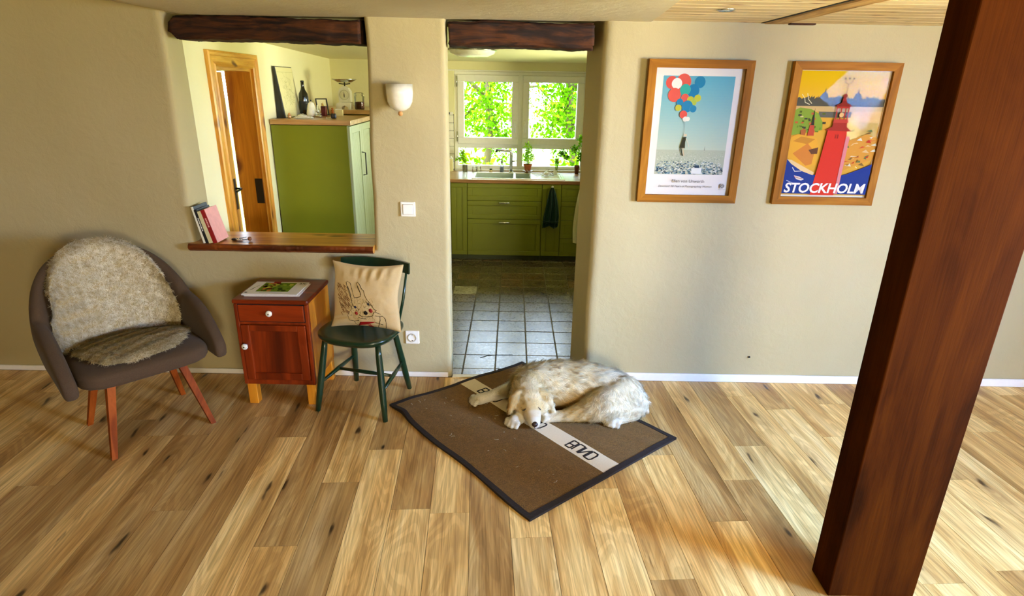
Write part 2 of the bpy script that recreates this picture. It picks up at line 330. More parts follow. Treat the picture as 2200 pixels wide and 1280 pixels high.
M_uph = fabric('taupe_upholstery', '#5c4834', '#403224', sheen=.05); M_linen = fabric('linen', '#dcc79b', '#c4ab7a', 500); M_towel = fabric('dark_green_towel', '#123a2c', '#0a2218', 300)
M_cloth = fabric('pale_cloth', '#e0dabd', '#c9c29c', 200)

# ---------------------------------------------------------------- structure: floor
TH = math.radians(-3.4043); AX = (math.cos(TH), -math.sin(TH)); AL = (math.sin(TH), math.cos(TH))
X0, X1, Y0, Y1, YB, KY, CZ = -3.3, 3.3, -2.6, 3.2, 3.46, 6.34, 1.976
floor = struct('floor', MB().box(X0-.2, X1+.2, Y0-.2, Y1, -.1, -.006).box(X0-.2, -.4, Y1, YB, -.1, -.006).box(.5, X1+.2, Y1, YB, -.1, -.006), plain('subfloor', '#5a4830', .9))
PW, PL = .1632, 1.22
phase = {-3: 2.216, -1: 2.029, -4: 1.837, -7: 2.054, -9: 2.615, 7: 1.910, 8: 2.174, 9: 2.437, 5: 1.618, -2: 2.461, -6: 2.781, -5: 2.582, 12: 2.504, 11: 2.782, 10: 2.932, 4: 2.135, 6: 2.375}
tone_fix = {(-3, 0): 'd', (-3, 1): 'l', (7, 0): 'l', (7, 1): 'd', (8, 0): 'd', (8, 1): 'm', (9, 1): 'd', (9, 0): 'l', (-1, 1): 'd', (-1, 0): 'l', (-7, 1): 'd', (-9, 1): 'd', (-4, 0): 'l', (5, 1): 'm', (11, 1): 'd', (12, 1): 'm', (10, 1): 'l', (-5, 1): 'd', (-8, 0): 'd', (-8, 1): 'd', (6, 1): 'd', (4, 0): 'l', (3, 0): 'l', (2, 0): 'l', (0, 0): 'l', (-6, 1): 'd'}
TONES = {'d': ((.68, .60, .52), (.80, .71, .62)), 'm': ((.95, .88, .79), (1.06, 1.0, .91)), 'l': ((1.10, 1.07, 1.0), (1.22, 1.18, 1.1))}
for k in range(-22, 23):
    ph = phase.get(k, 2.0+((k*.437) % 1)*PL); u0_, u1_ = -.2+k*PW, -.2+(k+1)*PW
    for j in range(-5, 3):
        v1 = ph+j*PL; v0 = v1-PL
        cx = (u0_+u1_)/2; cy = (v0+v1)/2
        # world centre
        wx, wy = cx*AX[0]+cy*AL[0], cx*AX[1]+cy*AL[1]
        if wx < X0-.7 or wx > X1+.7 or wy < Y0-.6 or wy > Y1+PL: continue
        g = .0009; poly = []
        # clip plank to the room rectangle
        pl = [Vector((a*AX[0]+b*AL[0], a*AX[1]+b*AL[1])) for a, b in ((u0_+g, v0+g), (u1_-g, v0+g), (u1_-g, v1-g), (u0_+g, v1-g))]
        for nx, ny, d in ((1, 0, X1), (-1, 0, -X0), (0, 1, Y1-.012), (0, -1, -Y0)):
            out = []
            for i in range(len(pl)):
                A, B = pl[i], pl[(i+1) % len(pl)]; da, db = A.x*nx+A.y*ny-d, B.x*nx+B.y*ny-d
                if da <= 0: out.append(A)
                if (da < 0) != (db < 0) and abs(da-db) > 1e-9: out.append(A+(B-A)*(da/(da-db)))
            pl = out
            if len(pl) < 3: break
        if len(pl) < 3: continue
        loc = [((p.x-wx)*AX[0]+(p.y-wy)*AX[1], (p.x-wx)*AL[0]+(p.y-wy)*AL[1]) for p in pl]; nn = len(loc)
        vs = [(a, b, -.006) for a, b in loc]+[(a, b, 0) for a, b in loc]
        o = MB().raw(vs, [list(range(nn, 2*nn))]+[[i, (i+1) % nn, (i+1) % nn+nn, i+nn] for i in range(nn)]).obj('plank', M_plank, floor)
        o.location = (wx, wy, -random.random()*.0005); o.rotation_euler = (0, 0, -TH)
        jj = j + (0 if True else 0); tn = tone_fix.get((k, jj), random.choice('ddmmmll')); a, b = TONES[tn]; t = random.random()
        o.color = (*[a[i]+(b[i]-a[i])*t for i in range(3)], 1)

# kitchen floor: slate tiles
kfloor = struct('floor', MB().box(-.38, .48, Y1, YB, -.1, -.005).box(-2.2, 1.7, YB, 6.9, -.1, -.005), M_grout)
proto = None
tx = [.197, .199]
TP = .2; tx0 = -.262+.0; ty0 = 3.305
for i in range(-9, 9):
    for j in range(-1, 15):
        x, y = -.19+TP*i+.0, ty0+TP*j+.1
        h = TP/2-.0035; y_lo, y_hi = y-h, y+h
        if y_lo < 3.225: y_lo = 3.225
        if y > 6.35 or x < -1.9 or x > 1.3: continue
        if y_hi-y_lo < .02: continue
        o = None
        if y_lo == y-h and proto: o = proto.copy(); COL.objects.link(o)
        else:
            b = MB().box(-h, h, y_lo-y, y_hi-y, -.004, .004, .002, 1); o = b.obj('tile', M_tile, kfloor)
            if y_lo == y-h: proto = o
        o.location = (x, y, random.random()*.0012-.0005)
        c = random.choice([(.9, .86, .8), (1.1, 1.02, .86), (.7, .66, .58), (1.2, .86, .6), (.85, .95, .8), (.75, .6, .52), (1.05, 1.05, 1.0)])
        if j >= 7: c = random.choice([(.62, .5, .32), (.5, .42, .28), (.8, .5, .28), (.72, .66, .42), (.45, .32, .24), (.7, .62, .36)])  # light change painted in: far rows brown and dim, near rows paler
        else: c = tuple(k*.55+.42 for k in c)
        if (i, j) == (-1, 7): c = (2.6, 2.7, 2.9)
        if (i, j) == (-1, 0): pass
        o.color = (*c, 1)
cr = MB().tube([(-.21, 3.46, .0046), (-.17, 3.49, .0046), (-.12, 3.505, .0046), (-.06, 3.508, .0046), (-.0, 3.512, .0046)], .0022, 5).obj('crack', M_dark, kfloor)
cr.location = (.02, .0, 0)
struct('trim_1', MB().box(-.345, .43, 3.188, 3.224, -.004, .006, .003, 2), M_white)

# ---------------------------------------------------------------- structure: front wall with two openings
OA = (-1.775, -.768, .79); OB = (-.348, .436, -1); OT = 1.985
def edges(base, e):
    s = set(base)
    for c in e:
        for d in (0, .003, .008, .015, .025, .04, .06, .085): s.add(round(c-d, 4)); s.add(round(c+d, 4))
    s = sorted(s); out = [s[0]]
    for x in s[1:]:
        if x-out[-1] > .0028: out.append(x)
        elif any(abs(x-c) < 1e-5 for c in e): out[-1] = x
    return out
xs = edges([X0+i*.04 for i in range(166)], [OA[0], OA[1], OB[0], OB[1]])
zs = edges([i*.04 for i in range(54)], [OA[2], OT])
nx_, nz_ = len(xs), len(zs)
def sdf(x, z):
    best = 9; r = .03; 
    for (a, b, c), ra in ((OA, .028), (OB, .022)):
        dx = max(a-x, x-b); dz = c-z; d = max(dx, dz) if (dx <= 0 or dz <= 0) else math.hypot(dx, dz)
        if d < best: best = d; r = ra if not (c < 0 and x > b-.01) else .05
    return best, r
def warp(x, z):
    w = 0
    for c, amp in ((OA[0], .024*(z-.8)/1.15), (OA[1], .016*(z-.85)), (OB[0], .0), (OB[1], .004)):
        w += amp*math.exp(-((x-c)/.12)**2) + .007*fbm(c*3, z*2.6, 4)*math.exp(-((x-c)/.1)**2)
    return x+w
def inside(i, j):
    x, z = (xs[i]+xs[i+1])/2, (zs[j]+zs[j+1])/2
    return z < OT and ((OA[0] < x < OA[1] and z > OA[2]) or (OB[0] < x < OB[1]))
mb = MB(); fi = {}
back_x = {OA[0]: -1.80, OA[1]: -.80, OB[0]: -.365, OB[1]: .392}
for i, x in enumerate(xs):
    for j, z in enumerate(zs):
        d, r = sdf(x, z); y = Y1
        if d < r: d = max(d, 0); y += r-math.sqrt(max(0, r*r-(r-d)**2))
        else: y += .006*fbm(x*1.7, z*1.7, 2)*min(1, (d-r)/.1)
        if z > 1.9: y -= .02*((z-1.9)/.08)**2*(1 if d > .0 else 0)*.6
        fi[i, j] = len(mb.v); mb.v.append((warp(x, z), y, z))
bi = {}
for i, x in enumerate(xs):
    for j, z in enumerate(zs):
        bi[i, j] = len(mb.v); xb = back_x.get(x, None)
        if xb is None: xb = x+sum((bx-c)*math.exp(-((x-c)/.09)**2) for c, bx in back_x.items())
        mb.v.append((xb, YB, z))
b2 = {k: len(mb.v)+n_ for n_, k in enumerate(bi)}; mb.v += [mb.v[i] for i in bi.values()]
cells = {(i, j) for i in range(nx_-1) for j in range(nz_-1) if not inside(i, j)}
def addf(q, sm=True): mb.f.append(q); mb.c.append((1, 1, 1)); mb.sm.append(sm)
for (i, j) in cells:
    addf([fi[i, j], fi[i+1, j], fi[i+1, j+1], fi[i, j+1]]); addf([b2[i, j], b2[i, j+1], b2[i+1, j+1], b2[i+1, j]], False)
    for di, dj, a, b in ((-1, 0, (0, 0), (0, 1)), (1, 0, (1, 1), (1, 0)), (0, -1, (1, 0), (0, 0)), (0, 1, (0, 1), (1, 1))):
        if (i+di, j+dj) not in cells:
            p, q = (i+a[0], j+a[1]), (i+b[0], j+b[1]); addf([fi[p], fi[q], bi[q], bi[p]])
wf = struct('wall_front', mb, M_wall, recalc=True)
# blemish and plaster nicks on the wall
struct('baseboard_front', MB().box(.46, X1, 3.186, 3.199, 0, .05, .004, 2), M_white)
struct('baseboard_front_left', MB().box(X0, -.37, 3.188, 3.199, 0, .032, .004, 2), M_white)
nick = MB().ball((1.43, 3.196, .165), (.008, .004, .006)).obj('plaster_chip', M_dark, wf)

struct('sun_block_slab', MB().box(X0-.4, X1+.4, Y0-.4, KY+.4, 2.1, 2.3), plain('sun_block_deck', '#4a4038', .9))  # unseen slab added to stop sun leaking through ceiling gaps
# side and rear walls of the living room
def wall_with_window(name, m, plane, a0, a1, z1, win, thick, axis):
    """axis 'x': wall in plane x=plane ; win=(a0,a1,z0,z1)"""
    b = MB(); w0, w1, wz0, wz1 = win
    for p, q, r, s in ((a0, w0, 0, z1), (w1, a1, 0, z1), (w0, w1, 0, wz0), (w0, w1, wz1, z1)):
        if axis == 'x': b.box(min(plane, plane+thick), max(plane, plane+thick), p, q, r, s)
        else: b.box(p, q, min(plane, plane+thick), max(plane, plane+thick), r, s)
    return struct(name, b, m)
wall_with_window('wall_right', M_wall, X1, Y0, Y1, 2.1, (.1, 1.4, .86, 1.86), .25, 'x')
struct('wall_left', MB().box(X0-.2, X0, Y0, Y1, 0, 2.1), M_wall)
wall_with_window('wall_back', M_wall, Y0, X0, X1, 2.1, (1.0, 2.4, .7, 1.85), -.25, 'y')
def casement(name, T_, w, h, sashes=2, depth=.06):
    """white window in the local xz plane, centred on x, bottom at z=0"""
    o = MB(); fr = .05
    o.box(-w/2, w/2, 0, depth, 0, fr, .004).box(-w/2, w/2, 0, depth, h-fr, h, .004).box(-w/2, -w/2+fr, 0, depth, fr, h-fr, .004).box(w/2-fr, w/2, 0, depth, fr, h-fr, .004)
    o = struct(name, o, M_white); o.matrix_world = T_
    sw = (w-2*fr)/sashes
    for k in range(sashes):
        a = -w/2+fr+k*sw; b = a+sw; g = .055
        s = MB().box(a, b, -.015, depth-.01, fr, fr+g, .005).box(a, b, -.015, depth-.01, h-fr-g, h-fr, .005).box(a, a+g, -.015, depth-.01, fr+g, h-fr-g, .005).box(b-g, b, -.015, depth-.01, fr+g, h-fr-g, .005).obj('window_sash', M_white, o)
        MB().box(a+g, b-g, .015, .02, fr+g, h-fr-g).obj('pane', M_glass, s)
    return o
casement('window_2', T(X1+.1, .75, .86) @ rot('Z', -90), 1.3, 1.0)
casement('window_3', T(1.7, Y0-.12, .7) @ rot('Z', 180), 1.4, 1.15, 2)  # unseen rear window, put in for the fill light

# kitchen shell
def kx(y): return -1.800-.019*(y-YB)*1.0
def kz(y): return 1.955-.0225*(y-YB)
mb = MB(); dy0, dy1, dz = 3.777, 4.336, 1.745
def lw(y0, y1, z0, z1):
    a, b = kx(y0), kx(y1); mb.raw([(a-.16, y0, z0), (a, y0, z0), (b, y1, z0), (b-.16, y1, z0), (a-.16, y0, z1), (a, y0, z1), (b, y1, z1), (b-.16, y1, z1)],
           [[0, 3, 2, 1], [4, 5, 6, 7], [0, 1, 5, 4], [1, 2, 6, 5], [2, 3, 7, 6], [3, 0, 4, 7]])
lw(YB, dy0, 0, 2.1); lw(dy1, KY+.3, 0, 2.1); lw(dy0, dy1, dz, 2.1)
struct('wall_kitchen_left', mb, M_kwall, recalc=False)
wall_with_window('wall_kitchen_right', M_kwall, 1.35, YB, KY+.3, 2.1, (3.9, 5.3, .9, 1.75), .22, 'x')
casement('added_window_4', T(1.45, 4.6, .9) @ rot('Z', -90), 1.4, .85)  # unseen window added to brighten the dark kitchen
WX0, WX1, WZ0, WZ1 = -.612, .745, .83, 1.80
wall_with_window('wall_kitchen_back', M_kwall, KY, -2.1, 1.5, 2.1, (WX0, WX1, WZ0, WZ1), .28, 'y')
struct('ceiling', MB().raw([(-2.2, YB-.02, kz(YB)), (1.6, YB-.02, kz(YB)), (1.6, KY+.3, kz(KY+.3)), (-2.2, KY+.3, kz(KY+.3)), (-2.2, YB-.02, 2.2), (1.6, YB-.02, 2.2), (1.6, KY+.3, 2.2), (-2.2, KY+.3, 2.2)],
       [[0, 3, 2, 1], [4, 5, 6, 7], [0, 1, 5, 4], [1, 2, 6, 5], [2, 3, 7, 6], [3, 0, 4, 7]]), M_kwall, recalc=False)

# ceilings of the living room
mb = MB(); gx = [X0-.1+i*.06 for i in range(int((.66-X0+.1)/.06)+1)]+[.66]; gy = [Y0-.1+i*.08 for i in range(int((Y1+.1-Y0)/.08)+1)]+[Y1+.02]
idx = {}
for i, x in enumerate(gx):
    for j, y in enumerate(gy):
        xx = x-(3.1-y)*.08*(1 if x > .6 else 0); z = CZ+.006*fbm(x*1.2, y*1.2, 7)+.05*max(0, min(1, (-1.66-x)/.35))*max(0, (y+1)/4)
        idx[i, j] = len(mb.v); mb.v.append((xx if y > -1 else min(xx, .6), y, z-.004))
for i in range(len(gx)-1):
    for j in range(len(gy)-1): mb.f.append([idx[i, j], idx[i, j+1], idx[i+1, j+1], idx[i+1, j]]); mb.c.append((1, 1, 1)); mb.sm.append(True)
k = len(mb.v); mb.raw([(X0-.1, Y0-.1, 2.15), (.7, Y0-.1, 2.15), (.7, Y1+.1, 2.15), (X0-.1, Y1+.1, 2.15)], [[0, 1, 2, 3]])
for j in range(len(gy)-1):
    a, b = mb.v[idx[len(gx)-1, j]], mb.v[idx[len(gx)-1, j+1]]; mb.raw([a, b, (b[0], b[1], CZ+.05), (a[0], a[1], CZ+.05)], [[0, 1, 2, 3]])
struct('ceiling_plaster', mb, M_ceil, recalc=False)
cw = struct('ceiling_boards', MB().box(.3, X1+.2, Y0-.2, Y1+.1, CZ+.018, CZ+.15), plain('ceiling_deck', '#40301a', .9))
bw = .096; j = 0; y = Y1+.03
while y > Y0:
    for xa, xb in (((.58, 1.209), (1.342, X1)) if True else ()):
        o = MB().box(-(xb-xa)/2, (xb-xa)/2, -bw/2+.0012, bw/2-.0012, 0, .016, .002, 1).obj('board', M_board, cw); o.location = ((xa+xb)/2, y-bw/2, CZ+.001)
        t = .9+random.random()*.12; o.color = (t, t*.985, t*.96, 1)
    y -= bw
mb = MB(); ny = 60
ring = []
for i in range(ny+1):
    y = Y1+.02-(Y1-Y0)*i/ny; a = 1.2235+.004*fbm(y*3, 1); b = 1.338+.006*fbm(y*3, 5); z = CZ-.004+.003*fbm(y*4, 9)
    ring.append([(a, y, CZ+.03), (a, y, z+.004), (a+.01, y, z), (b-.015, y, z+.001), (b, y, z+.006), (b, y, CZ+.03)])
vs = [p for r in ring for p in r]; fs = [[i*6+k, i*6+k+1, (i+1)*6+k+1, (i+1)*6+k] for i in range(ny) for k in range(5)]
mb.raw(vs, fs, smooth=False); cb = mb.obj('ceiling_beam', M_cbeam); tag(cb, 'rough brown old timber let into the pale pine board ceiling at upper right', 'ceiling beam')
MB().box(1.209, 1.2235, Y0, Y1, CZ-.0005, CZ+.01).obj('gap', M_dark, cb)
MB().box(1.345, 1.47, 3.165, 3.199, CZ-.006, CZ+.004, .003).obj('splinter', M_beam, cb)
dl = thing('downlight', 'round recessed steel spotlight, switched off, in the pine board ceiling above the balloon print', 'spotlight', (.873, 2.707, CZ))
MB().lathe([(.0, .006), (.022, .004), (.024, .001), (.034, -.004), (.0375, -.003), (.0385, .0), (.038, .003)], 28).obj('ring', M_steel, dl)
MB().lathe([(0, -.001), (.012, -.002), (.021, .002)], 20).obj('lens', M_enamel, dl)

# ---------------------------------------------------------------- lintel beams
def rough_beam(name, x0, x1, y0, y1, z0, z1, label, seed, pos=None):
    b = MB(); nx = int((x1-x0)/.012); prof = []
    K = 40
    for i in range(nx+1):
        x = x0+(x1-x0)*i/nx; e = min(1, (x-x0)/.05+.55) if seed == 1 else 1
        row = []
        for k in range(K):
            a = 2*PI*k/K; c, s = math.cos(a), math.sin(a); pw = .28
            yy = math.copysign(abs(c)**pw, c); zz = math.copysign(abs(s)**pw, s)
            zc = (z0+z1)/2+.004*math.sin(x*4+seed); hz = (z1-z0)/2*(e)+.006*fbm(x*4, seed)
            nn_ = .008*fbm(x*6, a*3, seed*3.1)+.0045*fbm(x*14, a*9, seed)
            row.append((x+(.012*fbm(a*2, seed, 3) if i in (0, nx) else 0), (y0+y1)/2+yy*((y1-y0)/2-.002+nn_), zc+zz*(hz-.004+nn_)))
        prof.append(row)
    vs = [p for r in prof for p in r]; fs = [[i*K+k, i*K+(k+1) % K, (i+1)*K+(k+1) % K, (i+1)*K+k] for i in range(nx) for k in range(K)]
    fs += [list(range(K)), [nx*K+k for k in range(K)][::-1]]
    o = b.raw(vs, fs, smooth=True).obj(name, M_beam); tag(o, label, 'beam', 'lintel beams'); return o
rough_beam('timber_lintel', -1.722, -.776, 3.205, 3.45, 1.851, 1.968, 'long dark old timber lintel with a ragged left end, over the pass-through opening', 1)
rough_beam('timber_lintel', -.334, .393, 3.205, 3.45, 1.842, 1.966, 'shorter dark old timber lintel over the kitchen doorway', 2)

# ---------------------------------------------------------------- timber post at right
pt = thing('timber_post', 'dark reddish brown upright timber cropping the right edge of the picture', 'post', (1.129, 1.594, 0))
MB().box(0, .30, 0, .12, 0, CZ-.002, .004, 2).obj('shaft', M_post, pt)

# ---------------------------------------------------------------- pass-through sill board
mb = MB(); K = 90; rows = []
for i in range(K+1):
    x = -1.792+(1.024)*i/K; w = .006*fbm(x*6, 3)+.004*fbm(x*22, 8); y = 3.158+w
    rows.append([(x, 3.472, .770), (x, 3.472, .810), (x, y+.012, .8115), (x, y+.003, .806+.002*fbm(x*30, 1)), (x, y-.002, .794+.003*fbm(x*26, 2)), (x, y+.004+.004*fbm(x*14, 6), .780), (x, y+.016, .770)])
vs = [p for r in rows for p in r]; fs = [[i*7+k, i*7+(k+1) % 7, (i+1)*7+(k+1) % 7, (i+1)*7+k] for i in range(K) for k in range(7)]+[list(range(7)), [K*7+k for k in range(7)][::-1]]
sb = mb.raw(vs, fs, smooth=False).obj('sill_board', M_sill); sb.data.materials.append(M_edge)
for p in sb.data.polygons:
    if p.center.y < 3.19 and (p.normal.y < -.3 or p.normal.z < -.2) and len(p.vertices) == 4: p.material_index = 1
tag(sb, 'thick varnished pine board with a live edge, sill of the pass-through opening', 'shelf board')

# books on the sill
def book(x, th, h, dep, lean, spine, cover, label, y=3.175, top='#d9cdb0', title=None, tc='#eeeeee'):
    t = thing('book', label, 'book', (x, y, .8125), 0, 'books leaning together on the sill board'); L = rot('Y', -lean)
    cz = .002
    MB().box(cz, th-cz, .003, dep-.003, .002, h-.002, M=L).obj('page_block', plain('paper_'+label[:6], top, .9, var=.08, scale=300), t)
    c = MB().box(0, cz, 0, dep, 0, h, M=L).box(th-cz, th, 0, dep, 0, h, M=L).obj('cover', plain('cover', cover, .45, bmp=0), t)
    MB().box(0, th, -.0015, .003, 0, h, M=L, bev=.001).obj('spine', plain('spine', spine, .45, bmp=0), t)
    if title:
        P = Paint(); rt = random.Random(title[0]); xq = h*.22
        for _ in range(title[0]): q = rt.uniform(.004, .009); P.rect(xq, -th*.16, xq+q, th*.16, title[1], layer=1); xq += q+.0022
        P.obj('spine_title', M_print, t, L @ T(th*.52, -.0018, h*.97) @ rot('X', 90) @ rot('Z', -90))
    return t
book(-1.710, .012, .205, .15, 11, '#e4e2d0', '#1a1a18', 'thin book with a white spine and black cover, leftmost on the sill', top='#cfc6a6')
book(-1.697, .017, .190, .14, 12, '#15171c', '#15171c', 'thin dark blue-black book with small white spine lettering, on the sill', title=(9, '#eeeeee'))
book(-1.679, .022, .182, .13, 13, '#cfc79a', '#cfc79a', 'cream book with olive spine picture between the black book and the red book')
rb = book(-1.655, .024, .190, .135, 14, '#8e0f14', '#d98f82', 'red spined book with a pale red cover, rightmost of the leaning books', title=(6, '#e8b0a8'))  # cover colour includes glare, lighter than the red spine
k0 = thing('key_bunch', 'small bunch of keys lying on the sill board beside the books', 'keys', (-1.56, 3.26, .8125))
MB().tube([(.012*math.cos(a), .012*math.sin(a), .003) for a in np.linspace(0, 2*PI, 15)], .001, 6).obj('key_ring', M_steel, k0)
for q, (a, l) in enumerate(((10, .05), (-25, .055), (50, .045), (-60, .04))):
    Z = rot('Z', a) @ T(.01, 0, .0015+.0028*q); m = MB().box(0, l, -.003, .003, 0, .0022, .0005, 1, M=Z).box(.0, .018, -.009, .009, 0, .0022, .001, 1, M=Z).box(l-.014, l-.008, -.0065, .0, 0, .0022, .0003, 1, M=Z)
    m.obj('key', M_steel if q % 2 else M_black, k0)
MB().box(-.03, .0, -.012, .012, 0, .011, .004, 2).obj('fob', M_black, k0)
k1 = thing('wooden_knob', 'small round brown wooden knob lying right of the keys on the sill board', 'knob', (-1.485, 3.25, .8125))
MB().ball((0, 0, .012), .012).obj('ball', plain('brown_knob', '#7a4a26', .4), k1); MB().lathe([(.004, 0), (.006, .001), (.006, .004)], 12).obj('foot', M_steel, k1)

# ---------------------------------------------------------------- pine door in the kitchen passage
d1 = bpy.data.objects.new('door_1', None); COL.objects.link(d1); d1['kind'] = 'structure'; d1.location = (kx(dy0), dy0, 0)
R_ = math.atan2(kx(dy1)-kx(dy0), dy1-dy0); d1.rotation_euler = (0, 0, -R_)   # local y runs along the wall, x is the wall normal
W_ = dy1-dy0; aw = .09
def arch(y0, y1, z0, z1, m, top=False):
    b = MB()
    prof = [(0, 0), (0, .020), (.012, .026), (.022, .020), (.03, .018), (.06, .018), (.066, .024), (.078, .027), (.09, .022), (.09, 0)]
    return b, prof
def strip(name, p0, p1, side, m):
    """moulded architrave: p0,p1 ends of its inner line; side = outward unit vector in the wall plane (y,z); mitred"""
    prof = [(0, 0), (0, .018), (.010, .024), (.020, .018), (.028, .016), (.058, .016), (.064, .022), (.078, .026), (.09, .020), (.09, 0)]
    b = MB(); vs = []
    d = Vector((p1[0]-p0[0], p1[1]-p0[1])).normalized()
    for (pt_, sgn, mit) in ((p0, -1, p0[2]), (p1, 1, p1[2])):
        for w, h in prof: vs.append((h, pt_[0]+side[0]*w+d.x*w*sgn*mit, pt_[1]+side[1]*w+d.y*w*sgn*mit))
    n_ = len(prof); b.raw(vs, [[i, (i+1) % n_, (i+1) % n_+n_, i+n_] for i in range(n_)]+[list(range(n_)), list(range(n_, 2*n_))[::-1]])
    return b.obj(name, m, d1)
strip('architrave', (0, 0, 0), (0, dz, 1), (-1, 0), M_pine); strip('architrave', (W_, 0, 0), (W_, dz, 1), (1, 0), M_pine)
strip('architrave', (0, dz, 1), (W_, dz, 1), (0, 1), M_piney)
MB().box(-.174, .002, W_-.02, W_+.002, 0, dz, .002, 1).obj('door_lining', M_pinel, d1)
MB().box(-.205, .002, -.002, .02, 0, dz, .002, 1).obj('door_lining', M_pine, d1)
MB().box(-.205, .002, .02, W_-.02, dz-.02, dz+.002, .002, 1).obj('door_lining', M_piney, d1)
leaf = bpy.data.objects.new('door_leaf', None)
lf = MB(); lw_ = W_-.056; lh = dz-.03
st = .085
lf.box(-.038, 0, 0, st, 0, lh, .003, 1).box(-.038, 0, lw_-st, lw_, 0, lh, .003, 1)
for z0, z1 in ((0, .16), (.62, .74), (1.18, 1.27), (lh-.1, lh)): lf.box(-.036, -.001, st, lw_-st, z0, z1, .003, 1)
lf = lf.obj('door_leaf', M_pine, d1); lf.location = (-.165, .022, .005); lf.rotation_euler = (0, 0, math.radians(2.2))
for z0, z1 in ((.16, .62), (.74, 1.18), (1.27, lh-.1)):
    MB().box(-.024, -.012, st-.01, lw_-st+.01, z0-.01, z1+.01).box(-.02, -.006, st+.035, lw_-st-.035, z0+.035, z1-.035, .005, 1).obj('door_panel', M_pine, lf)
MB().box(-.002, .004, lw_-.062, lw_-.028, .78, 1.0, .002, 1).tube([(.004, lw_-.045, .93), (.045, lw_-.045, .93), (.05, lw_-.06, .93), (.05, lw_-.15, .925)], .007, 8).obj('door_handle', M_black, lf)
MB().box(-.06, -.006, W_-.0215, W_-.0195, .82, 1.0, .0005, 1).obj('strike_plate', M_black, d1)

# ---------------------------------------------------------------- tall green cabinets seen through the pass-through
def tall_cab(loc, rz, w, d, h, label, nd, grp):
    t = thing('tall_cabinet', label, 'cabinet', loc, rz, grp)
    MB().box(0, w-.02, 0, d, .06, h-.04, .002, 1).obj('body', M_green, t)
    MB().box(.0, w-.06, .01, d-.01, 0, .06).obj('plinth', M_greenk, t)
    dw = d/nd
    for k in range(nd):
        b = MB(); y0, y1 = k*dw+.0015, (k+1)*dw-.0015; fr = .055
        b.box(w-.02, w, y0, y0+fr, .07, h-.045, .002, 1).box(w-.02, w, y1-fr, y1, .07, h-.045, .002, 1).box(w-.02, w, y0+fr, y1-fr, .07, .07+fr, .002, 1).box(w-.02, w, y0+fr, y1-fr, h-.045-fr, h-.045, .002, 1)
        ns = 7; q = (y1-y0-2*fr)/ns
        for s in range(ns): b.box(w-.018, w-.006, y0+fr+s*q+.002, y0+fr+(s+1)*q-.002, .07+fr, h-.045-fr, .003, 1)
        dr = b.obj('door', M_greenl, t)
        MB().tube([(w, y1-.03, .95), (w+.028, y1-.03, .955), (w+.028, y1-.03, 1.13), (w, y1-.03, 1.135)], .005, 8).obj('handle', M_black, dr)
    MB().box(-.0, w+.012, -.012, d+.0, h-.036, h, .003, 1).obj('worktop', M_wt, t)
    return t
tall_cab((-1.812, 4.56, 0), math.radians(1.6), .585, .78, 1.402, 'olive green tall cabinet with fluted doors tinted paler as if window-lit and wooden top, seen through the pass-through opening', 2, 'green tall cabinets')
tall_cab((-1.820, 5.36, 0), math.radians(1.6), .585, .9, 1.445, 'second green cabinet with a slightly higher wooden top, against the back kitchen wall', 2, 'green tall cabinets')

TZ = 1.4025; TZ2 = 1.4455
t = thing('map_board', 'pale folded map on a dark board leaning against the kitchen wall on the green cabinet', 'map', (-1.752, 4.72, TZ))
Lm = rot('Y', -7)
MB().box(-.018, .0, 0, .36, 0, .375, .002, 1, M=Lm).obj('board', M_black, t)
MB().prism([(-.07, 0), (-.019, 0), (-.05, .34), (-.056, .34)], .005, .03).obj('stand', M_black, t)
P = Paint(); P.rect(.004, .004, .352, .37, '#d8d09a')
for i in range(90):
    x, y = .03+random.random()*.28, .05+random.random()*.25; pts = [(x, y)]; a = random.random()*6.3
    for q in range(5): a += random.uniform(-.9, .9); pts.append((min(.335, max(.02, pts[-1][0]+.014*math.cos(a))), min(.33, max(.03, pts[-1][1]+.014*math.sin(a)))))
    P.line(pts, .0018, random.choice(['#8d8c4c', '#a39a58', '#77783c', '#b8ae6c']))
P.line([(.01, .335), (.345, .335)], .002, '#8d8c4c').line([(.01, .05), (.345, .05)], .002, '#a39a58')
P.obj('map_sheet', M_print, t, Lm @ T(.0012, .005, 0) @ rot('Z', 90) @ rot('X', 90))
t = thing('small_oval_box', 'tiny light wood oval box beside the dark end of the map board', 'box', (-1.70, 4.66, TZ))
MB().lathe([(0, 0), (.010, .001), (.013, .012), (.012, .028), (.007, .04), (0, .043)], 16).obj('body', M_wt, t); MB().lathe([(.0125, .02), (.0138, .021), (.0138, .025), (.0122, .026)], 16).obj('rim', M_wtedge, t)
t = thing('wine_bottle', 'dark glass bottle standing right of the map on the green cabinet', 'bottle', (-1.715, 5.06, TZ))
MB().lathe([(0, .002), (.034, 0), (.038, .006), (.038, .15), (.034, .175), (.018, .205), (.0135, .225), (.0130, .262), (.015, .264), (.015, .272), (.011, .275), (0, .275)], 24).obj('body', plain('bottle_glass', '#0a0d0e', .12, bmp=0, spec=.8), t)
MB().lathe([(.0386, .05), (.0388, .052), (.0388, .115), (.0386, .117)], 24).obj('label_paper', plain('dark_label', '#1a1d22', .6), t)
t = thing('coffee_pot', 'white enamel coffee pot with spout and lid knob beside the dark bottle', 'pot', (-1.636, 4.99, TZ))
MB().lathe([(0, 0), (.036, 0), (.042, .006), (.041, .03), (.028, .09), (.025, .097)], 24).obj('body', M_enamel, t)
MB().lathe([(.0255, .097), (.024, .104), (.012, .112), (.003, .114), (.003, .118)], 20).obj('lid', M_enamel, t); MB().ball((0, 0, .124), .006).obj('knob', M_black, t)
MB().tube([(.026, 0, .03), (.045, 0, .06), (.05, 0, .09)], [.010, .006, .004], 8).obj('spout', M_enamel, t)
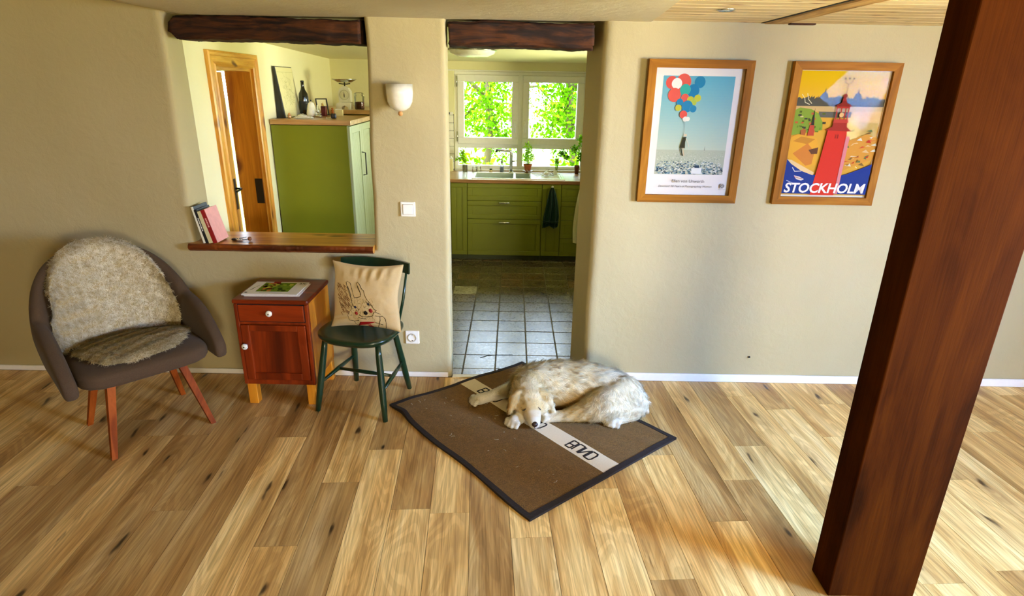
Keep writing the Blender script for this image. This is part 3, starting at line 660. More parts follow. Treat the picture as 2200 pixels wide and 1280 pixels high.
MB().tube([(-.024, 0, .095), (-.048, 0, .09), (-.052, 0, .06), (-.036, 0, .03)], .004, 8).obj('handle', M_black, t)
t = thing('photo_frame', 'small dark framed picture leaning on the wall behind the coffee pot', 'picture frame', (-1.622, 5.26, TZ), math.radians(38))
LL = rot('X', -14)
fm = MB(); 
for a in ((-.05, .05, .0, .008), (-.05, .05, .132, .14), (-.05, -.042, .008, .132), (.042, .05, .008, .132)): fm.box(a[0], a[1], 0, .012, a[2], a[3], .001, 1, M=LL)
fm.obj('frame', M_black, t); P = Paint(); P.rect(-.042, .008, .042, .132, '#e0d6a8').poly([(-.03, .02), (.03, .02), (.01, .11)], '#c29a4a').line([(-.02, .03), (.0, .1), (.02, .04)], .004, '#7a4a20'); P.obj('print', M_print, t, LL @ T(0, .008, 0) @ rot('X', 90))
t = thing('red_tin', 'small dark red tin beneath the small framed picture', 'tin', (-1.575, 5.12, TZ))
MB().box(-.02, .02, -.02, .02, 0, .075, .004, 2).obj('body', plain('dark_red', '#5a1210', .35), t); MB().box(-.021, .021, -.021, .021, .06, .08, .004, 2).obj('lid', plain('dark_red_lid', '#4a0d0c', .35), t)
t = thing('glass_lamp', 'little glass and metal oil lamp in front of the red tin', 'lamp', (-1.575, 4.96, TZ))
MB().lathe([(0, 0), (.026, 0), (.03, .008), (.018, .018), (.008, .024), (.007, .03)], 18).obj('base', M_steel, t); MB().lathe([(.007, .03), (.018, .04), (.016, .055), (.008, .07), (.0075, .085)], 18).obj('glass', M_jar, t); MB().ball((0, 0, .048), .009).obj('flame_cap', M_enamel, t)
t = thing('figurine', 'small brown carved figurine between the red tin and the cream box', 'figurine', (-1.515, 5.15, TZ))
MB().lathe([(0, 0), (.012, 0), (.010, .02), (.007, .035), (.010, .045), (.006, .05)], 12).obj('body', M_legw, t); MB().ball((0, 0, .058), .008).obj('head', M_legw, t); MB().lathe([(0, -.003), (.018, -.002), (.018, .003), (0, .004)], 14, c=(0, 0, .003)).obj('stand', M_black, t)
t = thing('card_box', 'cream coloured open card box in front of the kitchen scale', 'box', (-1.475, 5.20, TZ), .1)
bb = MB().box(-.032, .032, -.022, -.02, 0, .05).box(-.032, .032, .02, .022, 0, .05).box(-.032, -.03, -.02, .02, 0, .05).box(.03, .032, -.02, .02, 0, .05).box(-.03, .03, -.02, .02, 0, .002); bb.obj('body', plain('cream_card', '#d8c98e', .8), t)
for k in range(4): MB().box(-.028, .028, -.012+k*.007, -.0105+k*.007, .002, .056-.002*k, M=rot('X', 0)).obj('card', M_white, t)
t = thing('linen_bag', 'crumpled cream cloth lying on the front of the green cabinet top', 'cloth', (-1.62, 4.74, TZ))
mb = MB(); nn = 26
for i in range(nn):
    for j in range(12):
        a = i/(nn-1); b = j/11; x = -.075+.15*a; y = -.04+.075*b; e = min(a, 1-a, b, 1-b)*6; e = min(1, e)
        mb.v.append((x+.01*fbm(a*4, b*4), y+.008*fbm(a*5, b*5, 3), .001+e*(.010+.022*abs(fbm(a*8, b*5, 9))+.012*math.exp(-((a-.45)/.12)**2))))
mb.f = [[i*12+j, (i+1)*12+j, (i+1)*12+j+1, i*12+j+1] for i in range(nn-1) for j in range(11)]; mb.c = [(1, 1, 1)]*len(mb.f); mb.sm = [True]*len(mb.f)
mb.obj('cloth', M_cloth, t)
MB().tube([(-.05, -.035, .012), (0, -.04, .02), (.06, -.03, .008), (.085, -.02, .004)], .0025, 6).obj('cord', M_enamel, t)
t = thing('tape_measure', 'black tape measure near the right corner of the green cabinet top', 'tape measure', (-1.40, 4.78, TZ), .2)
MB().box(-.02, .02, -.014, .014, 0, .038, .008, 3).obj('case', M_black, t); MB().box(-.052, -.018, -.009, .009, .002, .004).box(-.055, -.051, -.01, .01, 0, .009, .001, 1).obj('blade', M_steel, t)
t = thing('kitchen_scale', 'old white kitchen scale with round dial and pan on the far green cabinet', 'scale', (-1.492, 5.50, TZ2))
MB().prism([(-.075, 0), (-.03, 0), (-.025, .02), (0, .032), (.025, .02), (.03, 0), (.05, 0), (.052, .05), (.045, .06), (-.045, .06), (-.075, .045)], -.05, .05).obj('base', M_enamel, t)
arc = [(.048*math.cos(a), .155+.04*math.sin(a)) for a in np.linspace(0.1, PI-.1, 14)]
MB().prism([(-.050, .062), (.050, .062), (.052, .13)]+[(.05, .15), (.032, .178), (.012, .192), (-.012, .192), (-.032, .178), (-.05, .15)]+[(-.052, .13)], -.035, .035).obj('body', M_enamel, t)
P = Paint(.0006); P.disc(0, .12, .042, '#c9c49a').disc(0, .12, .038, '#efebd0').disc(0, .12, .026, '#d8d3ac').disc(0, .12, .024, '#efebd0')
for a in range(36): c_, s_ = math.cos(a*PI/18), math.sin(a*PI/18); P.line([(.033*c_, .12+.033*s_), (.037*c_, .12+.037*s_)], .0012, '#3c3a28')
P.obj('dial', M_print, t, T(0, -.036, 0) @ rot('X', 90)); MB().prism([(-.003, .10), (.003, .10), (.004, .12), (0, .148), (-.004, .12)], -.043, -.041).obj('pointer', M_black, t)
MB().tube([(0, 0, .19), (0, 0, .222)], .006, 10).tube([(-.05, 0, .215), (-.02, 0, .21), (.02, 0, .21), (.05, 0, .215)], .005, 8).obj('pan_holder', M_black, t)
MB().lathe([(0, .222), (.06, .224), (.10, .245), (.108, .252), (.104, .252), (.06, .229), (0, .227)], 32).obj('pan', M_steel, t)
t = thing('preserving_jar', 'clip top glass preserving jar half filled, right of the kitchen scale', 'jar', (-1.372, 5.50, TZ2))
MB().lathe([(0, .002), (.04, .001), (.043, .01), (.043, .105), (.036, .118), (.034, .125)], 24).obj('glass', M_jar, t)
MB().lathe([(0, .004), (.039, .004), (.040, .012), (.040, .06), (.02, .065), (0, .064)], 24).obj('contents', plain('dried_fruit', '#5a2c12', .7, var=.5, scale=90, bmp=.5), t)
MB().lathe([(.036, .126), (.038, .128), (.038, .136), (.03, .142), (0, .143)], 24).obj('lid', M_jar, t); [MB().tube([(q*.039, 0, .135), (q*.044, 0, .12), (q*.044, 0, .095)], .0018, 6).obj('wire_clip', M_steel, t) for q in (1, -1)]

# ---------------------------------------------------------------- kitchen window
win = struct('window_1', MB(), None) if False else None
fb = MB(); yf0, yf1 = 6.375, 6.44
def fr4(b, x0, x1, z0, z1, w, y0, y1, bev=.004):
    b.box(x0, x1, y0, y1, z0, z0+w, bev, 1).box(x0, x1, y0, y1, z1-w, z1, bev, 1).box(x0, x0+w, y0, y1, z0+w, z1-w, bev, 1).box(x1-w, x1, y0, y1, z0+w, z1-w, bev, 1)
fr4(fb, WX0, WX1, WZ0, WZ1, .034, yf0, yf1)
fb.box(.038, .098, yf0, yf1, WZ0+.03, WZ1-.03, .004, 1)       # mullion
fb.box(WX0+.03, .04, yf0, yf1, 1.045, 1.10, .004, 1).box(.096, WX1-.03, yf0, yf1, 1.045, 1.10, .004, 1)   # transom
win = struct('window_1', fb, M_white)
for x0, x1, hx in ((WX0+.03, .048, .012), (.088, WX1-.03, .112)):
    b = MB(); fr4(b, x0, x1, 1.085, 1.768, .068, yf0-.018, yf1-.005, .006); s = b.obj('window_sash', M_white, win)
    MB().box(x0+.067, x1-.067, 6.40, 6.406, 1.152, 1.70).obj('pane', M_glass, s)
    hz = 1.30
    MB().box(hx-.012, hx+.012, yf0-.03, yf0-.018, hz-.03, hz+.03, .004, 1).tube([(hx, yf0-.03, hz), (hx, yf0-.062, hz), (hx, yf0-.066, hz-.012), (hx, yf0-.064, hz-.09)], .008, 8).obj('window_handle', M_white, s)
    MB().box(x0+.012, x1-.012, 6.40, 6.406, .862, 1.05).obj('pane', M_glass, win)
for z in (1.16, 1.70): MB().tube([(WX0+.026, yf0-.022, z-.05), (WX0+.026, yf0-.022, z+.05)], .007, 8).obj('hinge', M_steel, win)
struct('trim_2', MB().box(WX0-.06, WX1+.06, KY-.012, KY, 1.80, 1.812, .002, 1), M_white)
struct('trim_3', MB().box(WX0, WX1, 6.31, 6.375, .805, .832, .004, 1), M_white)
# small wall tiles left of the window
wt_ = bpy.data.objects['wall_kitchen_back']
for k in range(12):
    for q in range(3):
        z = .83+k*.078; x = WX0-.006-.155*q
        if z > 1.36: continue
        MB().box(x-.152, x-.003, KY-.008, KY-.0005, z, z+.074, .002, 1).obj('wall_tile', M_enamel, wt_)
MB().box(WX0-.47, WX0-.004, KY-.004, KY-.0002, .82, 1.38).obj('grout', M_grout2, wt_)
t = thing('socket_outlet', 'small dark and white socket above the tiles left of the kitchen window', 'socket', (-.665, KY-.008, 1.375))
MB().box(-.06, .04, -.012, 0, 0, .03, .003, 1).obj('plate', M_plastic, t); MB().box(-.05, .01, -.03, -.012, .004, .028, .004, 1).obj('plug', M_black, t)
t = thing('ceiling_lamp', 'flat round white ceiling lamp just behind the doorway lintel', 'lamp', (-.33, 4.95, kz(4.95)-.001))
MB().lathe([(0, -.05), (.12, -.045), (.17, -.025), (.18, 0)], 36).obj('shade', M_enamel, t); MB().lathe([(.18, -.006), (.19, -.004), (.19, 0)], 36).obj('rim', M_steel, t)

# ---------------------------------------------------------------- kitchen base units and worktop
def front(b, x0, x1, z0, z1, y, fr=.045):
    b.box(x0, x1, y, y+.014, z0, z1, .002, 1)
    w = x1-x0; h = z1-z0; f_ = min(fr, w*.28, h*.3)
    for a in ((x0, x1, z0, z0+f_), (x0, x1, z1-f_, z1), (x0, x0+f_, z0+f_, z1-f_), (x1-f_, x1, z0+f_, z1-f_)): b.box(a[0], a[1], y-.006, y+.001, a[2], a[3], .003, 1)
    b.box(x0+f_+.008, x1-f_-.008, y-.002, y+.001, z0+f_+.008, z1-f_-.008, .001, 1); return b
def base_unit(x0, x1, label, fronts, kind):
    t = thing('base_cabinet', label, 'cabinet', ((x0+x1)/2, 5.74, 0), 0, 'green base cabinets under the kitchen window'); w = (x1-x0)/2; 
    MB().box(-w, -w+.016, .0, .56, .06, .78).box(w-.016, w, .0, .56, .06, .78).box(-w+.016, w-.016, .0, .56, .06, .076).box(-w+.016, w-.016, .552, .56, .076, .78).box(-w+.016, w-.016, .0, .016, .70, .78).obj('body', plain('cab_edge', '#3a4012', .6), t)
    MB().box(-w, w, .04, .06, 0, .06).obj('plinth', M_greenk, t)
    for z0, z1, hd in fronts:
        d = front(MB(), -w+.0015, w-.0015, z0+.0015, z1-.0015, -.015).obj(kind if z1-z0 < .5 else 'door', M_green, t)
        if hd:
            MB().tube([(-.055, -.021, hd), (-.05, -.040, hd+.002), (0, -.046, hd+.003), (.05, -.040, hd+.002), (.055, -.021, hd)], [.004, .006, .007, .006, .004], 8, flat=1.2).obj('handle', M_steel, d)
    return t
base_unit(-1.04, -.600, 'leftmost green base cabinet, mostly hidden behind the door jamb', [(.06, .78, 0)], 'drawer')
base_unit(-.599, -.442, 'narrow green base cabinet front at the left of the drawers', [(.06, .78, 0)], 'drawer')
base_unit(-.441, .287, 'wide green base cabinet with three drawer fronts and two steel handles under the sink', [(.608, .78, 0), (.428, .608, .592), (.06, .428, .397)], 'drawer')
bk = base_unit(.288, .473, 'narrow green base cabinet door where the dark green towel hangs', [(.06, .78, 0)], 'drawer')
base_unit(.474, .90, 'green base cabinet with four stacked drawers at the right edge of the doorway', [(.611, .78, 0), (.427, .611, 0), (.243, .427, 0), (.06, .243, 0)], 'drawer')
t = thing('kitchen_worktop', 'long light wooden kitchen worktop beneath the window', 'worktop', (0, 5.705, .781))
MB().box(-1.22, -.39, 0, .63, 0, .033, .003, 1).box(.50, 1.34, 0, .63, 0, .033, .003, 1).box(-.39, .50, 0, .075, 0, .033, .003, 1).box(-.39, .50, .49, .63, 0, .033, .003, 1).obj('board', M_wt, t)
MB().box(-1.22, 1.34, -.003, .0, .001, .030).obj('front_edge', M_wtedge, t)
t = thing('kitchen_sink', 'white two bowl kitchen sink with drainer set in the worktop', 'sink', (.0, 5.70, .8145))
sk = MB(); 
sk.box(-.40, .51, .06, .10, -.002, .006, .003, 1).box(-.40, .51, .46, .51, -.002, .006, .003, 1).box(-.40, -.37, .10, .46, -.002, .006, .002, 1).box(.005, .03, .10, .46, -.004, .004, .002, 1).box(.17, .20, .10, .46, -.002, .005, .002, 1).box(.48, .51, .10, .46, -.002, .006, .002, 1)
sk.obj('rim', M_enamel, t)
for x0, x1 in ((-.37, .005), (.03, .17)):
    MB().box(x0, x1, .10, .46, -.155, -.15).box(x0-.003, x0, .1, .46, -.155, 0).box(x1, x1+.003, .1, .46, -.155, 0).box(x0, x1, .097, .1, -.155, 0).box(x0, x1, .46, .463, -.155, 0).obj('bowl', plain('sink_bowl', '#b9c4b8', .3, bmp=0), t)
dr = MB().box(.20, .48, .10, .46, -.006, .0)
for k in range(7): dr.box(.215, .465, .125+k*.046, .145+k*.046, 0, .0025, .002, 1)
dr.obj('drainer', M_enamel, t)
t = thing('kitchen_tap', 'tall angular steel mixer tap standing behind the sink', 'tap', (-.02, 6.19, .8205))
MB().lathe([(.024, 0), (.024, .006), (.018, .012), (.017, .014)], 20).obj('base', M_steel, t)
MB().tube([(0, 0, .01), (0, 0, .20), (-.004, -.002, .212), (-.02, -.008, .218), (-.15, -.06, .232)], [.016, .015, .014, .013, .010], 12).obj('spout', M_steel, t)
MB().tube([(-.142, -.057, .234), (-.155, -.062, .21)], .011, 10).obj('nozzle', M_black, t); MB().tube([(.012, 0, .115), (.032, 0, .115), (.056, 0, .122)], [.010, .008, .006], 10).obj('lever', M_steel, t)
t = thing('soap_bottle', 'clear soap bottle with dark pump between the sink and the window', 'bottle', (-.115, 6.24, .8145))
MB().lathe([(0, 0), (.021, 0), (.022, .004), (.022, .075), (.012, .09), (.009, .095)], 18).obj('body', glassmat('soap', (.9, .93, .95), .1, .6), t)
MB().lathe([(.018, .002), (.018, .055), (0, .055)], 14).obj('soap', plain('grey_soap', '#707880', .5), t)
MB().lathe([(.010, .092), (.010, .11), (.004, .118), (.003, .135)], 12).tube([(0, 0, .133), (-.028, 0, .13)], .004, 6).obj('pump', M_greenk, t)
def foliage(name, parent, blobs, n_, size, cols, seed, kind=True, long=1.6):
    rg = np.random.default_rng(seed); mb = MB()
    for (cx, cy, cz, rx, ry, rz), w in blobs:
        for _ in range(int(n_*w)):
            d = rg.normal(size=3); d /= np.linalg.norm(d); r = rg.random()**.45; p = Vector((cx+d[0]*r*rx, cy+d[1]*r*ry, cz+d[2]*r*rz))
            a = Vector(rg.normal(size=3)).normalized(); b = a.cross(Vector(rg.normal(size=3))).normalized(); s = size*(.6+.8*rg.random())
            c = lin(cols[int(rg.integers(len(cols)))]); L_ = a*s*long
            mb.raw([p, p+L_*.45+b*s*.5, p+L_, p+L_*.45-b*s*.5], [[0, 1, 2, 3]], c)
    o = mb.obj(name, M_foliage, parent, recalc=False, cols=True)
    if kind: o['kind'] = 'stuff'
    return o
GR = ['#a6dc28', '#bce838', '#86c41e', '#d2ee58']
def pot_plant(name, label, loc, r, h, mat, blobs, n_, size, cols, seed, stems=5, sh=.06):
    t = thing(name, label, 'potted plant', loc)
    MB().lathe([(0, 0), (r*.72, 0), (r*.95, h*.72), (r*1.06, h*.74), (r*1.08, h), (r*.98, h), (r*.95, h*.88), (0, h*.86)], 24).obj('pot', mat, t)
    MB().lathe([(0, h*.87), (r*.94, h*.875)], 20).obj('soil', M_dark, t)
    st_ = MB(); rg = random.Random(seed)
    for k in range(stems):
        bx, by, bz = blobs[k % len(blobs)][0][:3]; st_.tube([(rg.uniform(-1, 1)*r*.4, rg.uniform(-1, 1)*r*.4, h*.86), (bx*.5, by*.5, (h+bz)/2), (bx+rg.uniform(-.01, .01), by, bz)], .0015, 5)
    st_.obj('stem', plain('stem', '#6d8a2a', .6), t); foliage('foliage', t, blobs, n_, size, cols, seed)
    return t
pot_plant('potted_herb', 'bushy light green herb in a terracotta pot behind the middle of the sink', (.155, 6.27, .835), .042, .065, M_terra,
          [((0, 0, .13, .07, .05, .06), 1), ((0, 0, .22, .05, .04, .06), .45)], 420, .011, GR, 3, 8)
t = thing('saucer_bowl', 'small pale glass bowl under the terracotta herb pot', 'bowl', (.155, 6.27, .8145)); MB().lathe([(0, 0), (.03, 0), (.05, .016), (.052, .0195), (.045, .0195), (0, .018)], 24).obj('dish', M_enamel, t); MB().lathe([(.05, .017), (.054, .018), (.054, .020), (.05, .0205)], 24).obj('rim', M_steel, t)
pot_plant('potted_seedling', 'tall leggy green plant in a dark brown pot at the right end of the window', (.665, 6.23, .8145), .026, .085, M_darkterra,
          [((.03, 0, .17, .04, .04, .05), 1), ((-.03, 0, .24, .05, .03, .05), .8), ((.02, 0, .34, .025, .03, .06), .6)], 150, .015, ['#7cc024', '#a0d834', '#58961c'], 5, 6)
t = thing('glass_vase', 'slim green tinted glass vase with cut herbs near the window', 'vase', (.455, 6.25, .8145))
MB().lathe([(0, 0), (.022, 0), (.014, .012), (.012, .03), (.02, .09), (.026, .15), (.025, .15), (.018, .09), (.008, .03), (0, .02)], 20).obj('glass', glassmat('green_glass', (.84, .95, .62), .05, .6), t)
foliage('foliage', t, [((0, 0, .12, .012, .012, .04), .3), ((.06, 0, .2, .05, .03, .035), 1), ((.10, 0, .16, .03, .03, .03), .5)], 170, .013, ['#64ac2c', '#3c7c20', '#b0dc40'], 8)
MB().tube([(0, 0, .02), (.02, 0, .14), (.06, 0, .2)], .0018, 5).tube([(0, 0, .02), (.03, 0, .13), (.11, 0, .17)], .0018, 5).obj('stem', M_greenk, t)
t = thing('glass_of_flowers', 'drinking glass with a leafy sprig at the left end of the window', 'vase', (-.50, 6.24, .8145))
MB().lathe([(0, 0), (.026, 0), (.030, .07), (.029, .07), (.025, .004), (0, .003)], 20).obj('glass', M_jar, t)
foliage('foliage', t, [((-.02, 0, .17, .03, .03, .07), 1), ((-.06, 0, .13, .035, .02, .02), .5), ((0, 0, .11, .02, .02, .03), .4)], 130, .014, ['#a0d020', '#bce030', '#7cac1c'], 9)
MB().tube([(0, 0, .01), (-.01, 0, .09), (-.02, 0, .2)], .002, 5).tube([(0, 0, .01), (-.03, 0, .1), (-.07, 0, .135)], .002, 5).obj('stem', M_greenk, t)
for q, (x, lab) in enumerate(((-.40, 'left of two small upturned glasses standing behind the sink bowl'), (-.355, 'right of two small upturned glasses standing behind the sink bowl'))):
    t = thing('tumbler', lab, 'glass', (x, 6.23+.01*q, .8145), 0, 'upturned glasses behind the sink')
    MB().lathe([(.026, 0), (.022, .055), (.020, .058), (0, .058)], 20).obj('bowl', M_jar, t); MB().lathe([(.0265, 0), (.0275, .001), (.0265, .003)], 20).obj('rim', M_steel, t)
t = thing('scrub_brush', 'small dish brush head standing near the window left of the soap bottle', 'brush', (-.23, 6.24, .8145)); MB().lathe([(0, 0), (.018, 0), (.014, .018), (.010, .022)], 16).obj('bristles', M_linen, t); MB().lathe([(.010, .022), (.016, .028), (.012, .036), (0, .038)], 16).obj('head', M_greenk, t)
t = thing('dish_rack_cup', 'small steel cutlery and cup lying upside down on the sink drainer', 'cup', (.34, 6.0, .8235), .3)
MB().lathe([(.028, 0), (.022, .03), (.018, .034), (0, .034)], 18).obj('cup', M_enamel, t); MB().tube([(-.06, -.02, .004), (0, -.035, .010), (.07, -.02, .004)], .004, 6).tube([(-.05, .04, .004), (.0, .01, .04), (.03, -.0, .06)], .003, 6).obj('cutlery', M_steel, t)
MB().tube([(.028, 0, .02), (.046, 0, .018), (.046, 0, .008), (.030, 0, .006)], .003, 6).obj('handle', M_steel, t)
t = thing('small_creamer', 'little brown and white jug on the drainer beside the glass vase', 'jug', (.43, 6.06, .8235)); MB().lathe([(0, 0), (.018, 0), (.022, .016), (.016, .036), (.018, .044)], 16).obj('body', M_enamel, t); MB().tube([(-.018, 0, .036), (-.034, 0, .03), (-.032, 0, .014), (-.02, 0, .01)], .003, 6).obj('handle', M_darkterra, t)
t = thing('cork_stopper', 'small brown wooden stopper on the sink edge in front of the herb pot', 'stopper', (.145, 6.17, .8205)); MB().lathe([(0, 0), (.016, 0), (.018, .012), (.014, .022), (0, .024)], 14).obj('body', M_wtedge, t); MB().ball((0, 0, .028), .007).obj('knob', M_wt, t)
t = thing('milk_carton', 'small cream carton standing at the far left end of the worktop', 'carton', (-.645, 6.24, .8145)); MB().box(-.022, .022, -.022, .022, 0, .13, .003, 1).obj('body', plain('cream_carton', '#dcd49a', .6), t); MB().prism([(-.022, .13), (.022, .13), (0, .155)], -.022, .022).obj('gable', M_white, t)
# towels
t = thing('towel_hook', 'small white knob hook fixed to the narrow green door', 'hook', (.385, 5.727, .755)); MB().tube([(0, 0, 0), (0, -.02, 0)], .005, 8).obj('stem', M_steel, t); MB().ball((0, -.026, 0), (.013, .008, .013)).obj('knob', M_enamel, t)
def towel(name, label, loc, w, h, mat, seed, top=.02, hem=True):
    t = thing(name, label, 'towel', loc); mb = MB(); A, B_ = 36, 30
    for side in (0, 1):
        for i in range(A):
            for j in range(B_):
                u = i/(A-1); v = j/(B_-1); ww = top+(w-top)*min(1, (v*1.35)**.62); x = (u-.5)*ww+.012*math.sin(v*3+seed)*v; z = -h*v-(.012*math.sin(u*9+seed) if j == B_-1 else 0)
                fold = .010*math.sin(u*PI*5+v*2+seed)*(1-.35*v)+.006*math.sin(u*PI*11+seed); e = .006 if 0 < i < A-1 else 0
                mb.v.append((x, -.024-fold-.014*math.sin(u*PI)*(1-v*.5)+(e if side else -e), z))
    k = A*B_
    for i in range(A-1):
        for j in range(B_-1):
            a = i*B_+j; mb.f.append([a, a+1, a+B_+1, a+B_]); mb.f.append([k+a, k+a+B_, k+a+B_+1, k+a+1])
    for j in range(B_-1):
        for a in (j, (A-1)*B_+j): mb.f.append([a, a+1, k+a+1, k+a])
    for i in range(A-1):
        for a in (i*B_, i*B_+B_-1): mb.f.append([a, a+B_, k+a+B_, k+a])
    mb.c = [(1, 1, 1)]*len(mb.f); mb.sm = [True]*len(mb.f); mb.obj('cloth', mat, t)
    if hem:
        b = MB(); b.tube([((u-.5)*w*.96+.012*math.sin(.9*3+seed), -.05-.010*math.sin(u*PI*5+2+seed), -h*.86+.004*math.sin(u*20)) for u in np.linspace(0, 1, 24)], .009, 6); b.obj('fringe_band', mat, t)
    MB().tube([(-.006, -.012, -.004), (0, -.02, .012), (.006, -.012, -.004)], .002, 6).obj('loop', M_cloth, t)
    return t
towel('hand_towel', 'dark green hand towel hanging from the white knob on the base cabinets', (.383, 5.712, .752), .155, .385, M_towel, 1)
towel('tea_towel', 'pale cream tea towel hanging at the right, partly hidden by the door jamb', (.70, 5.712, .76), .2, .56, M_cloth, 4, .09, False)

# ---------------------------------------------------------------- garden
struct('ground', MB().raw([(-60, -60, -.35), (60, -60, -.35), (60, 80, -.35), (-60, 80, -.35)], [[0, 1, 2, 3]]), plain('lawn', '#7c9a2e', .9, var=.35, scale=3, bmp=.2))
def tree(loc, h, r, label, seed, n_=4600, leaf=.05, dense=1.):
    t = thing('garden_tree', label, 'tree', loc, 0, 'trees in the garden behind the kitchen'); rg = random.Random(seed)
    tr = MB(); x = y = 0; pts = []
    for k in range(6): pts.append((x, y, h*.5*k/5)); x += rg.uniform(-.1, .1); y += rg.uniform(-.05, .05)
    tr.tube(pts, [.10, .08, .07, .06, .05, .04], 10).obj('trunk', plain('bark', '#5c4a2c', .9, bmp=.6), t)
    bl = []
    for k in range(7):
        a = k*2.4; rr = r*rg.uniform(.3, .8); e = (x+rr*math.cos(a), y+rr*math.sin(a), .35+h*(.16+.10*k*.75)); bb = MB().tube([(pts[3+k % 3]), ((pts[4][0]+e[0])/2, (pts[4][1]+e[1])/2, (h*.38+e[2])/2+.1), e], [.06, .04, .015], 7); bb.obj('branch', bpy.data.materials['bark'], t)
        bl.append(((e[0], e[1], e[2], r*.55, r*.5, h*.14), dense/7))
    foliage('foliage', t, bl, n_, leaf, ['#6c9c0e', '#5a8a08', '#8cb41c', '#477206'], seed)
    return t
tree((-.55, 12.2, -.35), 4.4, .85, 'light green tree with a forked pale trunk seen in the left kitchen window', 11)
tree((1.1, 11.3, -.35), 4.0, .8, 'dense light green tree filling the right kitchen window', 12)
tree((-3.4, 16.5, -.35), 5.2, 1.5, 'farther tree at the left side of the left kitchen window', 13)
tree((2.4, 16.0, -.35), 5.0, 1.5, 'farther tree behind the right kitchen window', 14)
tree((-.2, 20.0, -.35), 6.5, 1.9, 'farthest tree between the two kitchen window sashes', 15)
for i, (x, y) in enumerate(((-.75, 9.3), (.95, 9.0), (2.0, 9.6), (-2.0, 9.8))):
    t = thing('garden_bush', ['low bush behind the left lower window pane', 'low bush behind the right lower window pane', 'low bush at the right end of the window', 'low bush far left behind the window'][i], 'bush', (x, y, -.35), 0, 'bushes outside the kitchen')
    foliage('foliage', t, [((0, 0, .55, .65, .4, .5), 1)], 900, .07, ['#6c9c0e', '#5a8a08', '#8cb41c'], 40+i); MB().tube([(0, 0, 0), (0, 0, .3), (.05, 0, .5)], [.03, .025, .01], 6).obj('stem', bpy.data.materials['bark'], t)
t = thing('garden_fence', 'pale vertical slat garden fence beyond the left kitchen window', 'fence', (-2.3, 14.0, -.35)); mf = plain('fence_wood', '#cfc9b4', .8); sl = None
for k in range(28):
    if sl is None: sl = MB().box(0, .09, 0, .02, 0, 1.25, .004, 1).obj('slat', mf, t)
    else: o = sl.copy(); COL.objects.link(o); o.location = (k*.135, 0, 0)
MB().box(0, 3.75, .02, .05, .3, .38).box(0, 3.75, .02, .05, .95, 1.03).obj('rail', mf, t)

# ---------------------------------------------------------------- sconce, switch, socket
t = thing('wall_sconce', 'white cup shaped wall sconce with a wooden ball beneath, between the two openings', 'wall lamp', (-.572, 3.195, 1.60))
MB().lathe([(.0635, .062), (.0665, .064), (.0665, .02), (.062, -.02), (.050, -.045), (.03, -.06), (.006, -.066), (0, -.066)], 40, c=(0, -.085, 0)).obj('shade', M_enamel, t)
MB().lathe([(.0635, .063), (.0625, .02), (.058, -.018), (.046, -.041), (.0, -.06)], 40, c=(0, -.085, 0)).obj('shade_inside', M_white, t)
MB().ball((0, -.085, -.077), .0125).obj('wooden_ball', wood('ball_wood', '#d9a060', '#c58a4c', '#a06a34', rough=.5), t)
MB().lathe([(0, -.03), (.045, -.03), (.045, 0), (0, 0)], 24, M=T(0, 0, 0) @ rot('X', 90)).tube([(0, -.005, 0), (0, -.03, 0)], .02, 12).obj('wall_mount', M_enamel, t)
t = thing('light_switch', 'square white light switch on the wall between the openings', 'switch', (-.57, 3.197, 1.02))
MB().box(-.0405, .0405, -.008, .004, -.0405, .0405, .004, 2).obj('frame', M_plastic, t); MB().box(-.027, .027, -.013, -.007, -.027, .027, .003, 2, M=rot('X', 2)).obj('rocker', M_plastic, t)
MB().box(-.029, .029, -.0085, -.0078, -.029, .029).obj('shadow_gap', plain('plastic_gap', '#a59f90', .5), t)
t = thing('wall_socket', 'white wall socket low on the wall right of the green chair', 'socket', (-.576, 3.197, .258))
MB().box(-.0405, .0405, -.009, .004, -.0405, .0405, .004, 2).obj('frame', M_plastic, t)
MB().lathe([(.0275, -.012), (.0265, -.0145), (.022, -.0145), (.0205, -.013), (.020, -.002), (0, -.002)], 28, M=rot('X', 90) @ Matrix.Scale(-1, 4, (0, 0, 1))).obj('well', plain('socket_well', '#c9c4b6', .5, bmp=0), t)
b = MB()
for s in (-1, 1): b.tube([(s*.0095, -.006, 0), (s*.0095, -.0035, 0)], .003, 10)
b.box(-.003, .003, -.013, -.004, .016, .0205).box(-.003, .003, -.013, -.004, -.0205, -.016).obj('contacts', M_dark, t)

